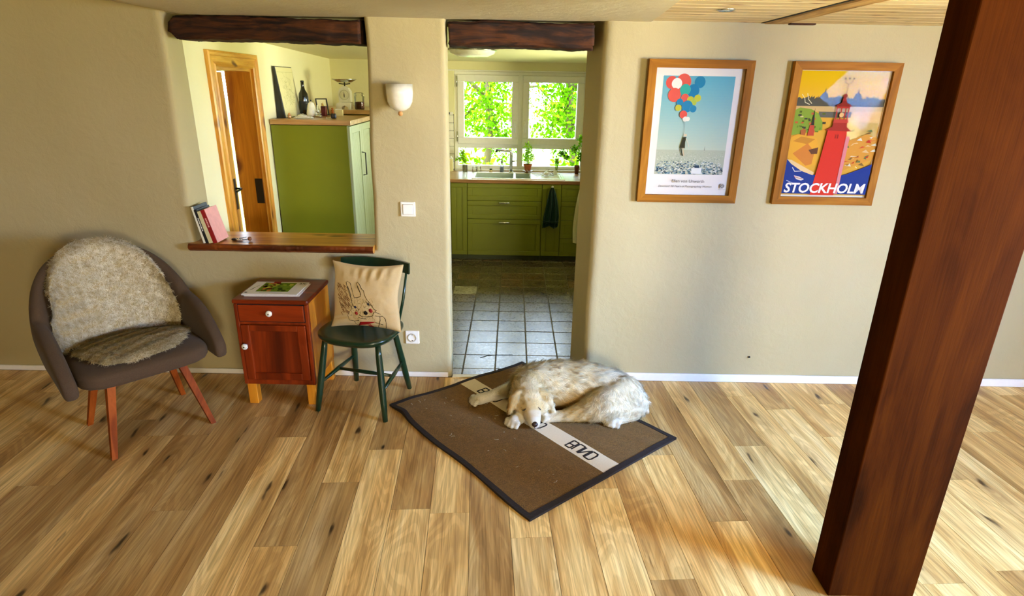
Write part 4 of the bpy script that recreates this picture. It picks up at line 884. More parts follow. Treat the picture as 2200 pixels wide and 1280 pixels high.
# ---------------------------------------------------------------- framed posters
M_frame = wood('oak_frame', '#a86e1a', '#8c560e', '#6a4008', axis=2, rough=.6, spec=.12, coat=0, ring=6, grain=.6); M_framex = wood('oak_frame_across', '#a86e1a', '#8c560e', '#6a4008', axis=0, rough=.6, spec=.12, coat=0, ring=6, grain=.6)
def framed(label, x, z, w, h, lean=0., tilt=.6):
    t = thing('framed_poster', label, 'poster', (x, 3.196, z), math.radians(lean)); t.rotation_euler = (math.radians(tilt), math.radians(0), 0)
    fw, fd = .040, .028
    for sx in (-1, 1):
        a, b = sorted((sx*w/2, sx*(w/2-fw))); MB().prism([(sx*w/2, 0), (sx*w/2, h), (sx*(w/2-fw), h-fw), (sx*(w/2-fw), fw)], -fd, 0).obj('frame_side', M_frame, t)
    for sz in (0, 1):
        zz = h if sz else 0; zi = h-fw if sz else fw
        MB().prism([(-w/2, zz), (w/2, zz), (w/2-fw, zi), (-w/2+fw, zi)], -fd, 0).obj('frame_rail', M_framex, t)
    MB().box(-w/2+fw-.003, w/2-fw+.003, -.008, -.003, fw-.003, h-fw+.003).obj('backing', M_dark, t)
    MB().box(-w/2+fw-.003, w/2-fw+.003, -.0150, -.0135, fw-.003, h-fw+.003).obj('glass', M_pglass, t)
    return t, T(-w/2+fw, -.0095, fw) @ rot('X', 90) @ Matrix.Diagonal(((w-2*fw)/.464, (h-2*fw)/.66, 1, 1)), .464, .66
t, MX, pw, ph = framed('framed print of a figure lifted by coloured balloons over a pale city', 1.006-.069, 1.088, .529, .716)
P = Paint(mul=.70)
P.rect(-.004, -.004, pw+.004, ph+.004, '#efe6d6'); ix0, ix1, iz0, iz1 = .042, pw-.046, .112, ph-.038
for k in range(26):      # printed sky fades to haze
    a = k/25; z0 = iz1-(iz1-iz0-.13)*k/26; z1 = iz1-(iz1-iz0-.13)*(k+1)/26; c0, c1 = np.array([104, 176, 190]), np.array([196, 206, 178]); c = tuple(float(q)/255 for q in (c0+(c1-c0)*a)); c = tuple(((q+.055)/1.055)**2.4 for q in c)
    P.rect(ix0, z1, ix1, z0, c, layer=2)
P.k = 2; P.rect(ix0, iz0, ix1, iz0+.132, '#b9bda0'); P.k = 3
rg = random.Random(5)
for k in range(900):
    v = rg.random()**1.3; z = iz0+.001+v*.122; s = .0105*(1-v)+.0022; x = rg.uniform(ix0+.001, ix1-.012)
    c = rg.choice(['#e8e4d0', '#d8d8c6', '#8aa0a2', '#3f5a68', '#587884', '#c9c4a6', '#9aa896', '#25394a'] if v < .55 else ['#c9c9ae', '#b2b79a', '#9aa58e', '#d8d4ba'])
    P.rect(x, z, min(ix1, x+s*rg.uniform(.6, 1.3)), min(iz0+.131, z+s*rg.uniform(.3, .8)), c, layer=4+k % 3)
P.k = 7; P.rect(.245, iz0+.004, .30, iz0+.036, '#ecebe0').rect(.26, iz0+.036, .286, iz0+.05, '#35485a').poly([(.30, iz0+.13), (.303, iz0+.158), (.306, iz0+.13)], '#9aa08a')
def px2(x, y): # crop pixels of the print (u,v)
    return ((x-235)/(945-235)*pw+ (y-140)/1030*.0, ph-(y-135)/1030*ph)
def bal(u, v, r, c, ry=None): P.disc(u, v, r+.0012, tuple(k*.8+.15 for k in lin(c))); P.disc(u, v, r, c, ry)
# balloons (u,v) in metres from the print's lower left corner
for u, v, r, c in ((.088, .588, .030, '#e05a4c'), (.150, .592, .038, '#e2604f'), (.235, .592, .028, '#2d82a4'), (.115, .566, .026, '#e05a4c'), (.115, .583, .026, '#f4ecdc'), (.108, .526, .033, '#e4604f'), (.205, .548, .031, '#2a7ea6'), (.162, .553, .027, '#3fae98'), (.165, .512, .020, '#e2604f'), (.195, .503, .017, '#c2bf3e'), (.232, .512, .017, '#c2bf3e'), (.212, .490, .016, '#b4c24a'), (.140, .490, .017, '#2f84aa'), (.182, .470, .028, '#2f84aa'), (.135, .462, .015, '#c2bf3e'), (.214, .458, .017, '#2f84aa'), (.166, .428, .019, '#e05a4c'), (.178, .405, .012, '#ece4d0'), (.192, .406, .010, '#f0ead8')): bal(u, v, r, c, r*1.08)
P.line([(.178, .395), (.180, .33)], .0012, '#9a9a88'); P.k += 1
P.disc(.190, .322, .007, '#e0c8a0').poly([(.178, .313), (.196, .312), (.192, .285), (.194, .253), (.164, .256), (.174, .285)], '#3a3826').line([(.193, .308), (.206, .285), (.214, .262)], .0028, '#e6d0ac').line([(.182, .31), (.181, .335)], .0028, '#e6d0ac').line([(.172, .254), (.178, .232), (.186, .214)], .005, '#3a3826').line([(.184, .254), (.188, .23), (.194, .213)], .005, '#d8c09a')
P.text('Ellen von Unwerth', pw*.50, .068, .024, '#5a4e40', align='CENTER'); P.text('Devotion! 30 Years of Photographing Women', pw*.47, .042, .0158, '#5a4e40', align='CENTER', shear=.25)
P.disc(pw-.040, .052, .0135, '#4a443c').disc(pw-.040, .052, .0112, '#efe6d6').disc(pw-.040, .052, .0095, '#4a443c').disc(pw-.040, .052, .0052, '#efe6d6').disc(pw-.04, .052, .0028, '#4a443c')
for k in range(12): a = k*PI/6; P.line([(pw-.04+.0095*math.cos(a), .052+.0095*math.sin(a)), (pw-.04+.0135*math.cos(a), .052+.0135*math.sin(a))], .002, '#efe6d6')
P.k += 1; P.text('FOTOGRAFISKA', pw-.040, .030, .0052, '#5a4e40', align='CENTER')
P.obj('print', M_print, t, MX)

t, MX, pw, ph = framed('framed STOCKHOLM travel poster with a red tower under a yellow sky', 1.670, 1.089, .54, .716)
P = Paint(mul=.66); P.rect(-.004, -.004, pw+.004, ph+.004, '#e9dcc0'); P.rect(.004, .010, pw-.004, ph-.002, '#e0a93c'); 
for k in range(20):
    a = k/19; z1 = ph-.003-.16*k/20; c0, c1 = np.array([236, 190, 0]), np.array([238, 184, 60]); c = tuple(((float(q)/255+.055)/1.055)**2.4 for q in (c0+(c1-c0)*a)); P.rect(.004, z1-.0085, pw-.004, z1, c, layer=3)
P.k = 4
pts = [(.004, .495)]; rg = random.Random(3); x = .004
while x < pw-.012: pts.append((x, .525+rg.uniform(-.008, .008))); x += rg.uniform(.006, .016); pts.append((x, .525+rg.uniform(-.006, .014)))
pts += [(pw-.004, .525), (pw-.004, .44), (.004, .46)]; P.poly(pts, '#5a5648')
for cx, hh in ((.145, .575), (.315, .575)): P.poly([(cx-.022, .52), (cx-.014, .545), (cx-.004, .552), (cx, hh), (cx+.004, .552), (cx+.014, .545), (cx+.022, .52)], '#5a5648')
P.line([(.028, .54), (.045, .52), (.05, .50), (.075, .49)], .003, '#f0e4b8').line([(.055, .545), (.065, .515), (.085, .495)], .003, '#f0e4b8'); P.k += 1
P.rect(.004, .455, pw-.004, .482, '#cfae72').rect(.13, .425, .30, .455, '#6a675a').poly([(.004, .46), (.03, .474), (.09, .466), (.13, .445), (.16, .40), (.165, .36), (.004, .33)], '#8aa43a')
P.poly([(.30, .455), (pw-.004, .46), (pw-.004, .385), (.33, .40)], '#e2b870').poly([(.27, .41), (.45, .40), (.45, .2), (.27, .2)], '#c9a858')
for k in range(26): x, y = rg.uniform(.01, .16), rg.uniform(.345, .45); P.rect(x, y, x+rg.uniform(.006, .018), y+rg.uniform(.004, .012), rg.choice(['#5e6e2a', '#4c4a3a', '#c9633a', '#e6c690', '#6f8a30']), layer=P.k+1)
P.k += 2
P.poly([(.10, .385), (.104, .44), (.106, .475), (.109, .44), (.116, .385)], '#3c3a34').poly([(.090, .33), (.094, .385), (.118, .385), (.124, .33)], '#c4523a').poly([(.05, .36), (.06, .30), (.075, .30), (.08, .36)], '#b4663a')
P.poly([(.004, .215), (.004, .32), (.04, .338), (.145, .318), (.155, .28), (.16, .18), (.10, .15), (.06, .165)], '#e8aa38').poly([(.02, .30), (.06, .325), (.135, .312), (.10, .285)], '#c98a34').poly([(.03, .235), (.10, .29), (.145, .245), (.14, .18), (.11, .17)], '#d2843a').poly([(.11, .255), (.16, .27), (.16, .235), (.13, .232)], '#6a4630')
P.poly([(.28, .13), (.36, .17), (.46, .21), (.464, .32), (.40, .345), (.30, .30)], '#d99a3e')
for k in range(40): x, y = rg.uniform(.29, .44), rg.uniform(.17, .37); P.poly([(x, y), (x+rg.uniform(.01, .04), y+rg.uniform(-.006, .012)), (x+rg.uniform(.005, .03), y+rg.uniform(.004, .016))], rg.choice(['#d9563a', '#e6c08a', '#8a6a3a', '#c9402c', '#6a7a4a', '#e2dcc2']), layer=P.k+1)
P.k += 2
P.poly([(.004, .018), (.004, .205), (.03, .188), (.09, .15), (.155, .125), (.2, .11), (.27, .112), (.34, .13), (.43, .17), (pw-.004, .185), (pw-.004, .018)], '#2c3f86')
P.poly([(.004, .205), (.03, .20), (.16, .135), (.155, .120), (.09, .143), (.03, .18)], '#e9c890')
P.poly([(.055, .118), (.085, .112), (.112, .098), (.098, .090), (.07, .098)], '#e9dccc').line([(.04, .16), (.055, .14), (.09, .142)], .004, '#d9d2cc').line([(.06, .11), (.1, .1)], .004, '#c9403c').line([(.02, .09), (.06, .074), (.12, .07)], .003, '#c9cfe0')
P.k += 1
red = '#d93c2c'
P.poly([(.158, .012), (.178, .205), (.190, .362), (.292, .362), (.290, .205), (.288, .012)], red)
P.poly([(.172, .36), (.208, .378), (.212, .400), (.282, .400), (.286, .378), (.315, .355)], '#a8382c').poly([(.206, .400), (.212, .418), (.284, .418), (.290, .400)], '#c4483a')
for x in (.214, .236, .258, .274): P.rect(x, .418, x+.006, .482, '#b43a2c', layer=P.k+1)
P.k += 2; P.disc(.245, .440, .012, '#e6b878').rect(.216, .474, .282, .484, '#b43a2c').poly([(.205, .482), (.216, .494), (.232, .498), (.236, .512), (.256, .512), (.262, .498), (.28, .494), (.294, .482)], '#8a2c20').poly([(.234, .512), (.238, .53), (.243, .545), (.25, .53), (.258, .512)], '#a0342a').disc(.246, .535, .011, '#8a2c20')
P.line([(.247, .545), (.248, .592)], .003, '#7a2a1c'); P.line([(.228, .622), (.232, .603), (.248, .592), (.264, .603), (.270, .622)], .003, '#8a4a14'); P.k += 1
for x in (.228, .249, .271): P.disc(x, .622, .005, '#5a3a10')
P.rect(.232, .318, .238, .34, '#a8382c').rect(.244, .318, .250, .34, '#a8382c')
P.poly([(.29, .33), (.31, .33), (.305, .02), (.288, .02)], '#e08a8a')
P.k += 1; vs, fs = text_mesh('STOCKHOLM', .096, shear=.12, bold=.0022, space=.96); wd = max(v[0] for v in vs)-min(v[0] for v in vs); sc = (pw-.03)/wd; x_0 = min(v[0] for v in vs)
P.mb.raw([(.014+(a-x_0)*sc, .026+b*sc*1.0, P.k*P.step) for a, b in vs], fs, lin('#f6f0ea'))
P.obj('print', M_print, t, MX)

# ---------------------------------------------------------------- bedside cabinet and magazines
nc = thing('bedside_cabinet', 'small reddish brown wooden cabinet with a drawer, a panelled door and white knobs', 'cabinet', (-1.235, 2.845, 0), math.radians(-.5))
w, d, zb, h = .192, .335, .125, .612
MB().box(-w, w, 0, d, zb, h-.022, .012, 3).obj('body', M_cherryl, nc)
MB().box(-w-.004, w+.004, -.022, d+.002, h-.024, h, .009, 3).obj('top', M_cherryx, nc)
fr = MB().box(-w, -w+.020, -.014, .01, zb, h-.026, .004, 2).box(w-.020, w, -.014, .01, zb, h-.026, .004, 2).box(-w+.018, w-.018, -.012, .01, zb, zb+.028, .003, 2).box(-w+.018, w-.018, -.012, .01, .473, .49, .003, 2); fr.obj('face_frame', M_cherry, nc)
MB().box(-w+.02, w-.02, -.013, -.012+.02, .488, h-.027, .001).obj('shadow_gap', M_dark, nc)
dr = MB().box(-w+.0225, w-.0225, -.019, -.002, .492, h-.029, .004, 2).obj('drawer', M_cherryx, nc)
def knob(parent, x, y, z):
    o = MB().lathe([(0, .0), (.007, 0), (.007, .009), (.013, .013), (.0165, .019), (.0155, .026), (.009, .030), (0, .0305)], 24, M=T(x, y, z) @ rot('X', 90)).obj('knob', plain('porcelain', '#e6e8e0', .12, bmp=0, coat=.6), parent)
    MB().lathe([(0, .0), (.0045, 0), (.0035, .0025), (0, .0035)], 14, M=T(x, y-.0300, z) @ rot('X', 90)).obj('knob_screw', plain('brass_screw', '#6a6448', .3, .8, bmp=0), parent)
knob(dr, -.002, -.018, .545)
do = MB(); a0, a1, z0, z1 = -w+.0225, w-.0225, zb+.030, .471; q = .045
do.box(a0, a0+q, -.019, -.001, z0, z1, .004, 2).box(a1-q, a1, -.019, -.001, z0, z1, .004, 2).box(a0+q-.002, a1-q+.002, -.0185, -.001, z1-.034, z1, .004, 2).box(a0+q-.002, a1-q+.002, -.0185, -.001, z0, z0+.040, .004, 2)
do = do.obj('door', M_cherry, nc); MB().box(a0+q-.004, a1-q+.004, -.009, -.002, z0+.036, z1-.03).obj('door_panel', M_cherry, do); knob(do, a0+.018, -.018, .357)
for sx in (-1, 1):
    for y in (.0, d-.045):
        a, b = (-w+.006, -w+.056) if sx < 0 else (w-.056, w-.006); MB().box(a, b, y-.004, y+.041, 0, zb+.004, .003, 1).obj('leg', M_cherryl, nc)
mg = []
for k, (dx, dy, rz, lab) in enumerate(((.006, .004, .03, 'bottom magazine of the stack on the bedside cabinet'), (-.004, .0, -.01, 'middle magazine of the stack on the bedside cabinet'), (0, 0, 0, 'top magazine with a green photo of fruit on its white cover'))):
    t = thing('magazine', lab, 'magazine', (-1.235+dx-.017, 2.975+dy, .6125+.0052*k), rz, 'magazines on the bedside cabinet')
    MB().box(-.142, .142, -.100, .100, .0004, .0046, .0005, 1).obj('pages', plain('magazine_paper', '#d8d2cc', .6, var=.1, scale=200), t)
    MB().box(-.1435, .1435, -.101, .101, .0044, .0050).obj('cover', plain('white_cover', '#e6e2dc', .3, bmp=0, coat=.3), t)
    if k == 2:
        P = Paint(.0001); P.rect(-.142, -.1, .142, .1, '#e4e2d8'); P.rect(-.088, -.062, .082, .085, '#6f8a22'); rg = random.Random(9)
        for q in range(46):
            x, y = rg.uniform(-.075, .07), rg.uniform(-.05, .075); c = rg.choice(['#9aa832', '#4c5e14', '#b6b43c', '#8a3a14', '#6a2a10', '#c27a3a', '#2c3a10'] if x < 0 else ['#9ab02c', '#5c7618', '#c4c64a', '#38480e'])
            P.disc(x, y, rg.uniform(.006, .014), c, n=9, layer=3+q % 4)
        P.k = 8; P.rect(-.045, .078, -.008, .1, '#a01c1a').line([(-.04, .085), (-.012, .085)], .003, '#e8d0c8').line([(-.04, .093), (-.012, .093)], .003, '#e8d0c8')
        P.rect(-.136, -.085, -.122, -.075, '#1a1a18'); P.line([(-.121, -.045), (-.112, .0)], .004, '#5a5e50').line([(-.109, .01), (-.104, .04)], .003, '#8a8e7c'); P.k += 1; P.text('2X', .098, .062, .03, '#3c4a20', bold=.0008); P.rect(-.06, -.085, .06, -.082, '#8a8a7c')
        P.obj('cover_print', M_print, t, T(0, 0, .0051))

# ---------------------------------------------------------------- green chair
ch = thing('spindle_chair', 'dark green painted wooden chair with rounded seat and curved back rail', 'chair', (-.79, 2.91, 0), math.radians(-14.5))
mb = MB(); A, B_ = 40, 22; top = []; 
def seat_pt(a, r):
    c, s = math.cos(a), math.sin(a); hw, hd = .208, .185; pw_ = .62
    x = math.copysign(abs(c)**pw_, c)*hw*(1-.07*max(0, s)); y = math.copysign(abs(s)**pw_, s)*hd; y -= .012*(1-(x/hw)**2)*(1 if s < 0 else 0)
    return x*r, y*r-.005
for lay, (zf, rs) in enumerate(((0, 1), (-.012, 1.0), (-.030, .93))):
    for i in range(A):
        x, y = seat_pt(2*PI*i/A, rs); mb.v.append((x, y, .432+zf+.006*(abs(x)/.2)**2))
rings = [.97, .85, .65, .4, .2]; base = 3*A
for r in rings:
    for i in range(A): x, y = seat_pt(2*PI*i/A, r); mb.v.append((x, y, .4365+.006*(abs(x)/.2)**2-.012*(1-min(1, r)**2)))
mb.v.append((0, -.005, .4245)); cI = len(mb.v)-1; mb.v.append((0, 0, .40)); cB = len(mb.v)-1
def ringf(a, b):
    for i in range(A): mb.f.append([a*A+i, a*A+(i+1) % A, b*A+(i+1) % A, b*A+i])
ringf(2, 1); ringf(1, 0); ringf(0, 3); ringf(3, 4); ringf(4, 5); ringf(5, 6); ringf(6, 7)
for i in range(A): mb.f.append([7*A+i, 7*A+(i+1) % A, cI]); mb.f.append([2*A+(i+1) % A, 2*A+i, cB])
mb.c = [(1, 1, 1)]*len(mb.f); mb.sm = [True]*len(mb.f); mb.obj('seat', M_dkgreen, ch)
legs = {'fl': ((-.15, -.125), (-.198, -.185)), 'fr': ((.15, -.125), (.198, -.185)), 'bl': ((-.125, .11), (-.170, .185)), 'br': ((.125, .11), (.170, .185))}
def lp(k, z): (a, b), (c, e) = legs[k]; t_ = 1-z/.41; return Vector((a+(c-a)*t_, b+(e-b)*t_, z))
for k in legs: MB().tube([lp(k, z) for z in (.412, .35, .2, .1, 0)], [.0135, .0165, .0185, .017, .0135], 14).obj('leg', M_dkgreen, ch)
for a, b, z in (('fl', 'bl', .17), ('fr', 'br', .17)):
    p, q = lp(a, z-.01), lp(b, z+.015); MB().tube([p, p.lerp(q, .5), q], [.0075, .0125, .0075], 10).obj('stretcher', M_dkgreen, ch)
p, q = lp('fl', .165).lerp(lp('bl', .18), .5), lp('fr', .165).lerp(lp('br', .18), .5); MB().tube([p, p.lerp(q, .5), q], [.008, .011, .008], 10).obj('stretcher', M_dkgreen, ch)
rail = []
for i in range(13):
    u = -1+i/6; x = .203*u; y = .235-.055*u*u; rail.append((x, y))
b = MB()
for i in range(12):
    (x0, y0), (x1, y1) = rail[i], rail[i+1]
    b.raw([(x0, y0-.009, .700), (x1, y1-.009, .700), (x1, y1-.003, .758), (x0, y0-.003, .758), (x0, y0+.009, .700), (x1, y1+.009, .700), (x1, y1+.013, .758), (x0, y0+.013, .758)], [[0, 1, 2, 3], [5, 4, 7, 6], [3, 2, 6, 7], [1, 0, 4, 5]]+([[0, 3, 7, 4]] if i == 0 else [])+([[1, 5, 6, 2]] if i == 11 else []))
b.obj('back_rail', M_dkgreen, ch)
for u in (-.88, -.5, -.17, .17, .5, .88):
    x = .203*u; y = .235-.055*u*u; s = MB().tube([(x*.84, .145-.02*u*u, .43), (x*.92, (y+.15)/2, .56), (x, y, .702)], [.0075, .0085, .0065], 9).obj('spindle', M_dkgreen, ch)

# cushion: surface function S(u,v) on local plane, puffed
cu = thing('cushion', 'beige linen cushion embroidered with a long eared animal, on the green chair', 'cushion', (-.762, 2.868, .437), math.radians(-8))
cu.rotation_euler = (math.radians(-13), 0, math.radians(-9))
CW, CH, CT = .385, .352, .062
def cush(u, v, side):
    x = (u-.5)*CW; z = v*CH; eu, ev = 1-(2*u-1)**2, 1-(2*v-1)**2
    pin = .022; x -= (u-.5)*2*pin*(ev)*.9; z -= (v-.5)*2*pin*eu*.9
    t_ = CT*(max(0, eu)**.45)*(max(0, ev)**.45)
    if side > 0:
        t_ += .006*math.sin(u*46+1.5*math.sin(v*5))*math.exp(-((v-.90)/.11)**2)*math.exp(-((u-.62)/.28)**2)*min(1, ev*4)
        t_ += .010*math.exp(-(((v-.14)-.10*(u-.1))/.022)**2)*math.exp(-((u-.1)/.25)**2)*-1*min(1, eu*4)
        t_ -= .006*math.exp(-(((v-.22)-.35*(u-.85))/.03)**2)*math.exp(-((u-.85)/.15)**2)
        t_ += .003*fbm(u*7, v*7, 1)*min(1, eu*3*ev)
    return Vector((x+.004*math.sin(v*9)*(1-eu), -t_*side, z+.006))
mb = MB(); Q = 72
for side in (1, -.75):
    for i in range(Q+1):
        for j in range(Q+1): mb.v.append(tuple(cush(i/Q, j/Q, side)))
    k = len(mb.v)-(Q+1)**2
    for i in range(Q):
        for j in range(Q):
            a = k+i*(Q+1)+j; f_ = [a, a+Q+1, a+Q+2, a+1]; mb.f.append(f_ if side > 0 else f_[::-1]); mb.c.append((1, 1, 1)); mb.sm.append(True)
mb.obj('cover', M_linen, cu)
seam = [cush(u, 0, 1) for u in np.linspace(0, 1, 20)]+[cush(1, v, 1) for v in np.linspace(0, 1, 20)]+[cush(u, 1, 1) for u in np.linspace(1, 0, 20)]+[cush(0, v, 1) for v in np.linspace(1, 0, 20)]
MB().tube(seam, .0016, 6).obj('seam', M_linen, cu)
emb = MB()
def uvp(p, off=.0008): u = (p[0]-88)/1170; v = 1-(p[1]-118)/1020; q = cush(u, v, 1); q.y -= off; return q
def stitch(pts, c='#4a3c2a', w=.0011):
    if w > .0012 and len(pts) > 2:      # double, slightly wandering thread line
        r2 = random.Random(len(emb.v)); stitch([(x+r2.uniform(-9, 9), y+r2.uniform(-9, 9)) for x, y in pts], c, .0008); w = .0009
    P3 = []
    for a, b in zip(pts[:-1], pts[1:]):
        nn = max(1, int(math.dist(a, b)/26)); P3 += [(a[0]+(b[0]-a[0])*k/nn, a[1]+(b[1]-a[1])*k/nn) for k in range(nn)]
    P3.append(pts[-1]); emb.tube([uvp(p) for p in P3], w, 4, col=lin(c))
B1 = '#3a2e20'
for s_ in ([(490, 700), (430, 580), (390, 480), (365, 400), (395, 385), (440, 410), (480, 500), (510, 600), (530, 640), (590, 635), (650, 610), (640, 560), (590, 470), (560, 400), (575, 380), (620, 415), (660, 480), (700, 520), (725, 600), (760, 660), (800, 700), (850, 770), (890, 820)],
           [(480, 700), (490, 770), (470, 850), (430, 900), (400, 960), (430, 1040), (520, 1050), (600, 1040)], [(395, 470), (440, 540), (470, 620)], [(590, 440), (630, 520), (655, 590)],
           [(500, 760), (520, 790), (560, 800), (600, 830), (600, 880), (560, 850)], [(740, 700), (790, 720), (830, 760), (800, 760), (760, 730)], [(620, 930), (660, 960), (730, 965), (790, 950), (850, 930), (890, 860)],
           [(520, 1050), (530, 1100), (560, 1135), (600, 1145)], [(900, 930), (960, 930), (1010, 920), (1050, 970), (1060, 1040), (1040, 1120), (1010, 1145)], [(890, 1150), (930, 1080), (960, 1000), (970, 940)], [(880, 1050), (940, 1060), (1000, 1065)], [(890, 820), (925, 830), (900, 860), (960, 885), (990, 890)], [(470, 650), (440, 560), (400, 460)], [(600, 980), (660, 1000), (740, 1000)]): stitch(s_, B1, .0013)
rg = random.Random(2)
for k in range(190):
    x, y = rg.uniform(170, 420), rg.uniform(420, 900)
    if x > 260+(y-380)*.34+60 or x < 150+(y-420)*.25: continue
    l = rg.uniform(35, 75); a = math.radians(rg.uniform(35, 65)); stitch([(x, y), (x+l*math.cos(a), y+l*math.sin(a))], rg.choice(['#7a4a2c', '#8a5a34', '#5a3a22']), .0008)
for k in range(210):
    x, y = rg.uniform(440, 880), rg.uniform(640, 1000); l = rg.uniform(14, 34); a = math.radians(rg.uniform(50, 130)); stitch([(x, y), (x+l*math.cos(a), y+l*math.sin(a))], rg.choice(['#9a8a5c', '#7a6a44', '#a89660']), .0006)
for x0, y0, s_, c in ((548, 800, 20, '#26283a'), (785, 735, 17, '#26283a'), (735, 890, 34, '#1a1614'), (568, 905, 28, '#a03030'), (825, 845, 34, '#a03030')):
    for k in range(9): yy = y0-s_+2*s_*k/8; hw = s_*math.sqrt(max(.05, 1-((yy-y0)/s_)**2)); stitch([(x0-hw, yy), (x0+hw, yy+6)], c, .0013)
for k in range(11): y = 1040+k*6; stitch([(620+k*-4, y+26), (880-k*16, y-0)], '#9a1e20', .0013)
for k in range(5): stitch([(730+k*14, 1085), (750+k*16, 1150)], '#9a1e20', .0012)
eo = emb.obj('embroidery', M_print, cu, cols=True)

# ---------------------------------------------------------------- fur helper
def fur(name, parent, pts, nrm, flow, length, cols, width=.0016, lift=.35, seg=3, curl=.0, seed=0, clump=.0, mat=None):
    """hair strands as thin ribbons: pts,nrm,flow (N,3) arrays, length (N), cols (N,3)"""
    rg = np.random.default_rng(seed); Nn = len(pts); fl = flow-(flow*nrm).sum(1, keepdims=True)*nrm; fl /= np.linalg.norm(fl, axis=1, keepdims=True)+1e-9
    d = fl+nrm*lift; d += rg.normal(size=(Nn, 3))*.16
    if clump: d += np.stack([np.sin(pts@np.array(k)*clump+o) for k, o in (((1.3, .7, 2.1), 0), ((-.8, 1.9, .6), 2), ((.5, -1.1, 1.7), 4))], 1)*.38
    d /= np.linalg.norm(d, axis=1, keepdims=True); side = np.cross(d, nrm)+rg.normal(size=(Nn, 3))*.3; side /= np.linalg.norm(side, axis=1, keepdims=True)
    V = []; 
    for k in range(seg+1):
        a = k/seg; L = length[:, None]*a; c = pts-nrm*.001+d*L - nrm*(lift*.55)*L*a
        if curl: ph = rg.random(Nn)*6.28 if k == 0 else ph; c = c+side*(np.sin(a*5+ph)*curl)[:, None]*a
        w = width*(1-.75*a)*(.7+.0*a)
        V += [c-side*w/2, c+side*w/2]
    V = np.stack(V, 1).reshape(-1, 3); K = 2*(seg+1); base = np.arange(Nn)[:, None]*K
    F = np.concatenate([base+np.array([2*k, 2*k+1, 2*k+3, 2*k+2]) for k in range(seg)], 1).reshape(-1, 4)
    me = bpy.data.meshes.new(name); me.vertices.add(len(V)); me.vertices.foreach_set('co', V.astype(np.float32).ravel()); me.loops.add(F.size); me.loops.foreach_set('vertex_index', F.ravel().astype(np.int32))
    me.polygons.add(len(F)); me.polygons.foreach_set('loop_start', np.arange(0, F.size, 4, dtype=np.int32)); me.update(calc_edges=True)
    me.polygons.foreach_set('use_smooth', [True]*len(F))
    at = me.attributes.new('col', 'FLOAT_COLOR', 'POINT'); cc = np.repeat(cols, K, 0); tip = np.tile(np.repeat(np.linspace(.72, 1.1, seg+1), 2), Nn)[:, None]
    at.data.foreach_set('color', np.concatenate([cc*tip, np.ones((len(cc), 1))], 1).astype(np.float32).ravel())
    an = me.attributes.new('nrm', 'FLOAT_VECTOR', 'POINT'); nn = nrm+d*.25+rg.normal(size=(Nn, 3))*.12; nn /= np.linalg.norm(nn, axis=1, keepdims=True)
    an.data.foreach_set('vector', np.repeat(nn, K, 0).astype(np.float32).ravel()); me.materials.append(mat or M_fur)
    o = bpy.data.objects.new(name, me); COL.objects.link(o); o.parent = parent; o['kind'] = 'stuff'; return o
def sample(me, n, seed=0, weight=None):
    me.calc_loop_triangles(); T_ = np.empty(len(me.loop_triangles)*3, np.int32); me.loop_triangles.foreach_get('vertices', T_); T_ = T_.reshape(-1, 3)
    co = np.empty(len(me.vertices)*3); me.vertices.foreach_get('co', co); co = co.reshape(-1, 3); vn = np.empty(len(me.vertices)*3); me.vertices.foreach_get('normal', vn); vn = vn.reshape(-1, 3)
    a, b, c = co[T_[:, 0]], co[T_[:, 1]], co[T_[:, 2]]; ar = np.linalg.norm(np.cross(b-a, c-a), axis=1)
    if weight is not None: ar = ar*weight((a+b+c)/3)
    rg = np.random.default_rng(seed); t = rg.choice(len(ar), n, p=ar/ar.sum()); r1, r2 = rg.random(n), rg.random(n); f_ = r1+r2 > 1; r1[f_] = 1-r1[f_]; r2[f_] = 1-r2[f_]; r3 = 1-r1-r2
    P_ = co[T_[t, 0]]*r3[:, None]+co[T_[t, 1]]*r1[:, None]+co[T_[t, 2]]*r2[:, None]; N_ = vn[T_[t, 0]]*r3[:, None]+vn[T_[t, 1]]*r1[:, None]+vn[T_[t, 2]]*r2[:, None]
    return P_, N_/(np.linalg.norm(N_, axis=1, keepdims=True)+1e-9)
LC = lambda h: np.array(lin(h))

# ---------------------------------------------------------------- armchair with sheepskins
ac = thing('armchair', 'taupe upholstered armchair with splayed wooden legs at the left', 'armchair', (-1.875, 2.665, 0), math.radians(47))
mb = MB(); b = bmesh.new(); bmesh.ops.create_cube(b, size=1)
bmesh.ops.subdivide_edges(b, edges=b.edges[:], cuts=7, use_grid_fill=True)
for v in b.verts:
    x, y, z = v.co*2; n_ = (abs(x)**5+abs(y)**5+abs(z)**5)**(1/5); x, y, z = x/n_*max(abs(x), abs(y), abs(z)), y/n_*max(abs(x), abs(y), abs(z)), z/n_*max(abs(x), abs(y), abs(z))
    zz = z*.045+.385+.018*(1-x*x)*(1-y*y)*(1 if z > 0 else 0)
    v.co = Vector((x*(.285-.03*max(0, y)), y*.265-.02, zz-.02*max(0, y)))
mb.bm(b, None, (1, 1, 1), True).obj('seat', M_uph, ac)
b = MB()   # curved shell: back and arms in one
path = []
for i in range(41):
    s_ = -1+2*i/40; a = s_*PI*.5
    # u shape: from right arm front, round the back, to left arm front
    if abs(s_) > .5: q = (abs(s_)-.5)/.5; x = math.copysign(.305+.012*q, s_); y = .10-.385*q; top_ = .60-.19*q**1.9; thick = .030+.014*(1-q)
    else: th = s_/.5*PI/2; x = .305*math.sin(th); y = .10+.17*math.cos(th); q = abs(s_)/.5; top_ = .60+.27*(1-q**2.4)**1.4; thick = .036
    path.append((x, y, top_, thick, s_))
vs = []; K = 14
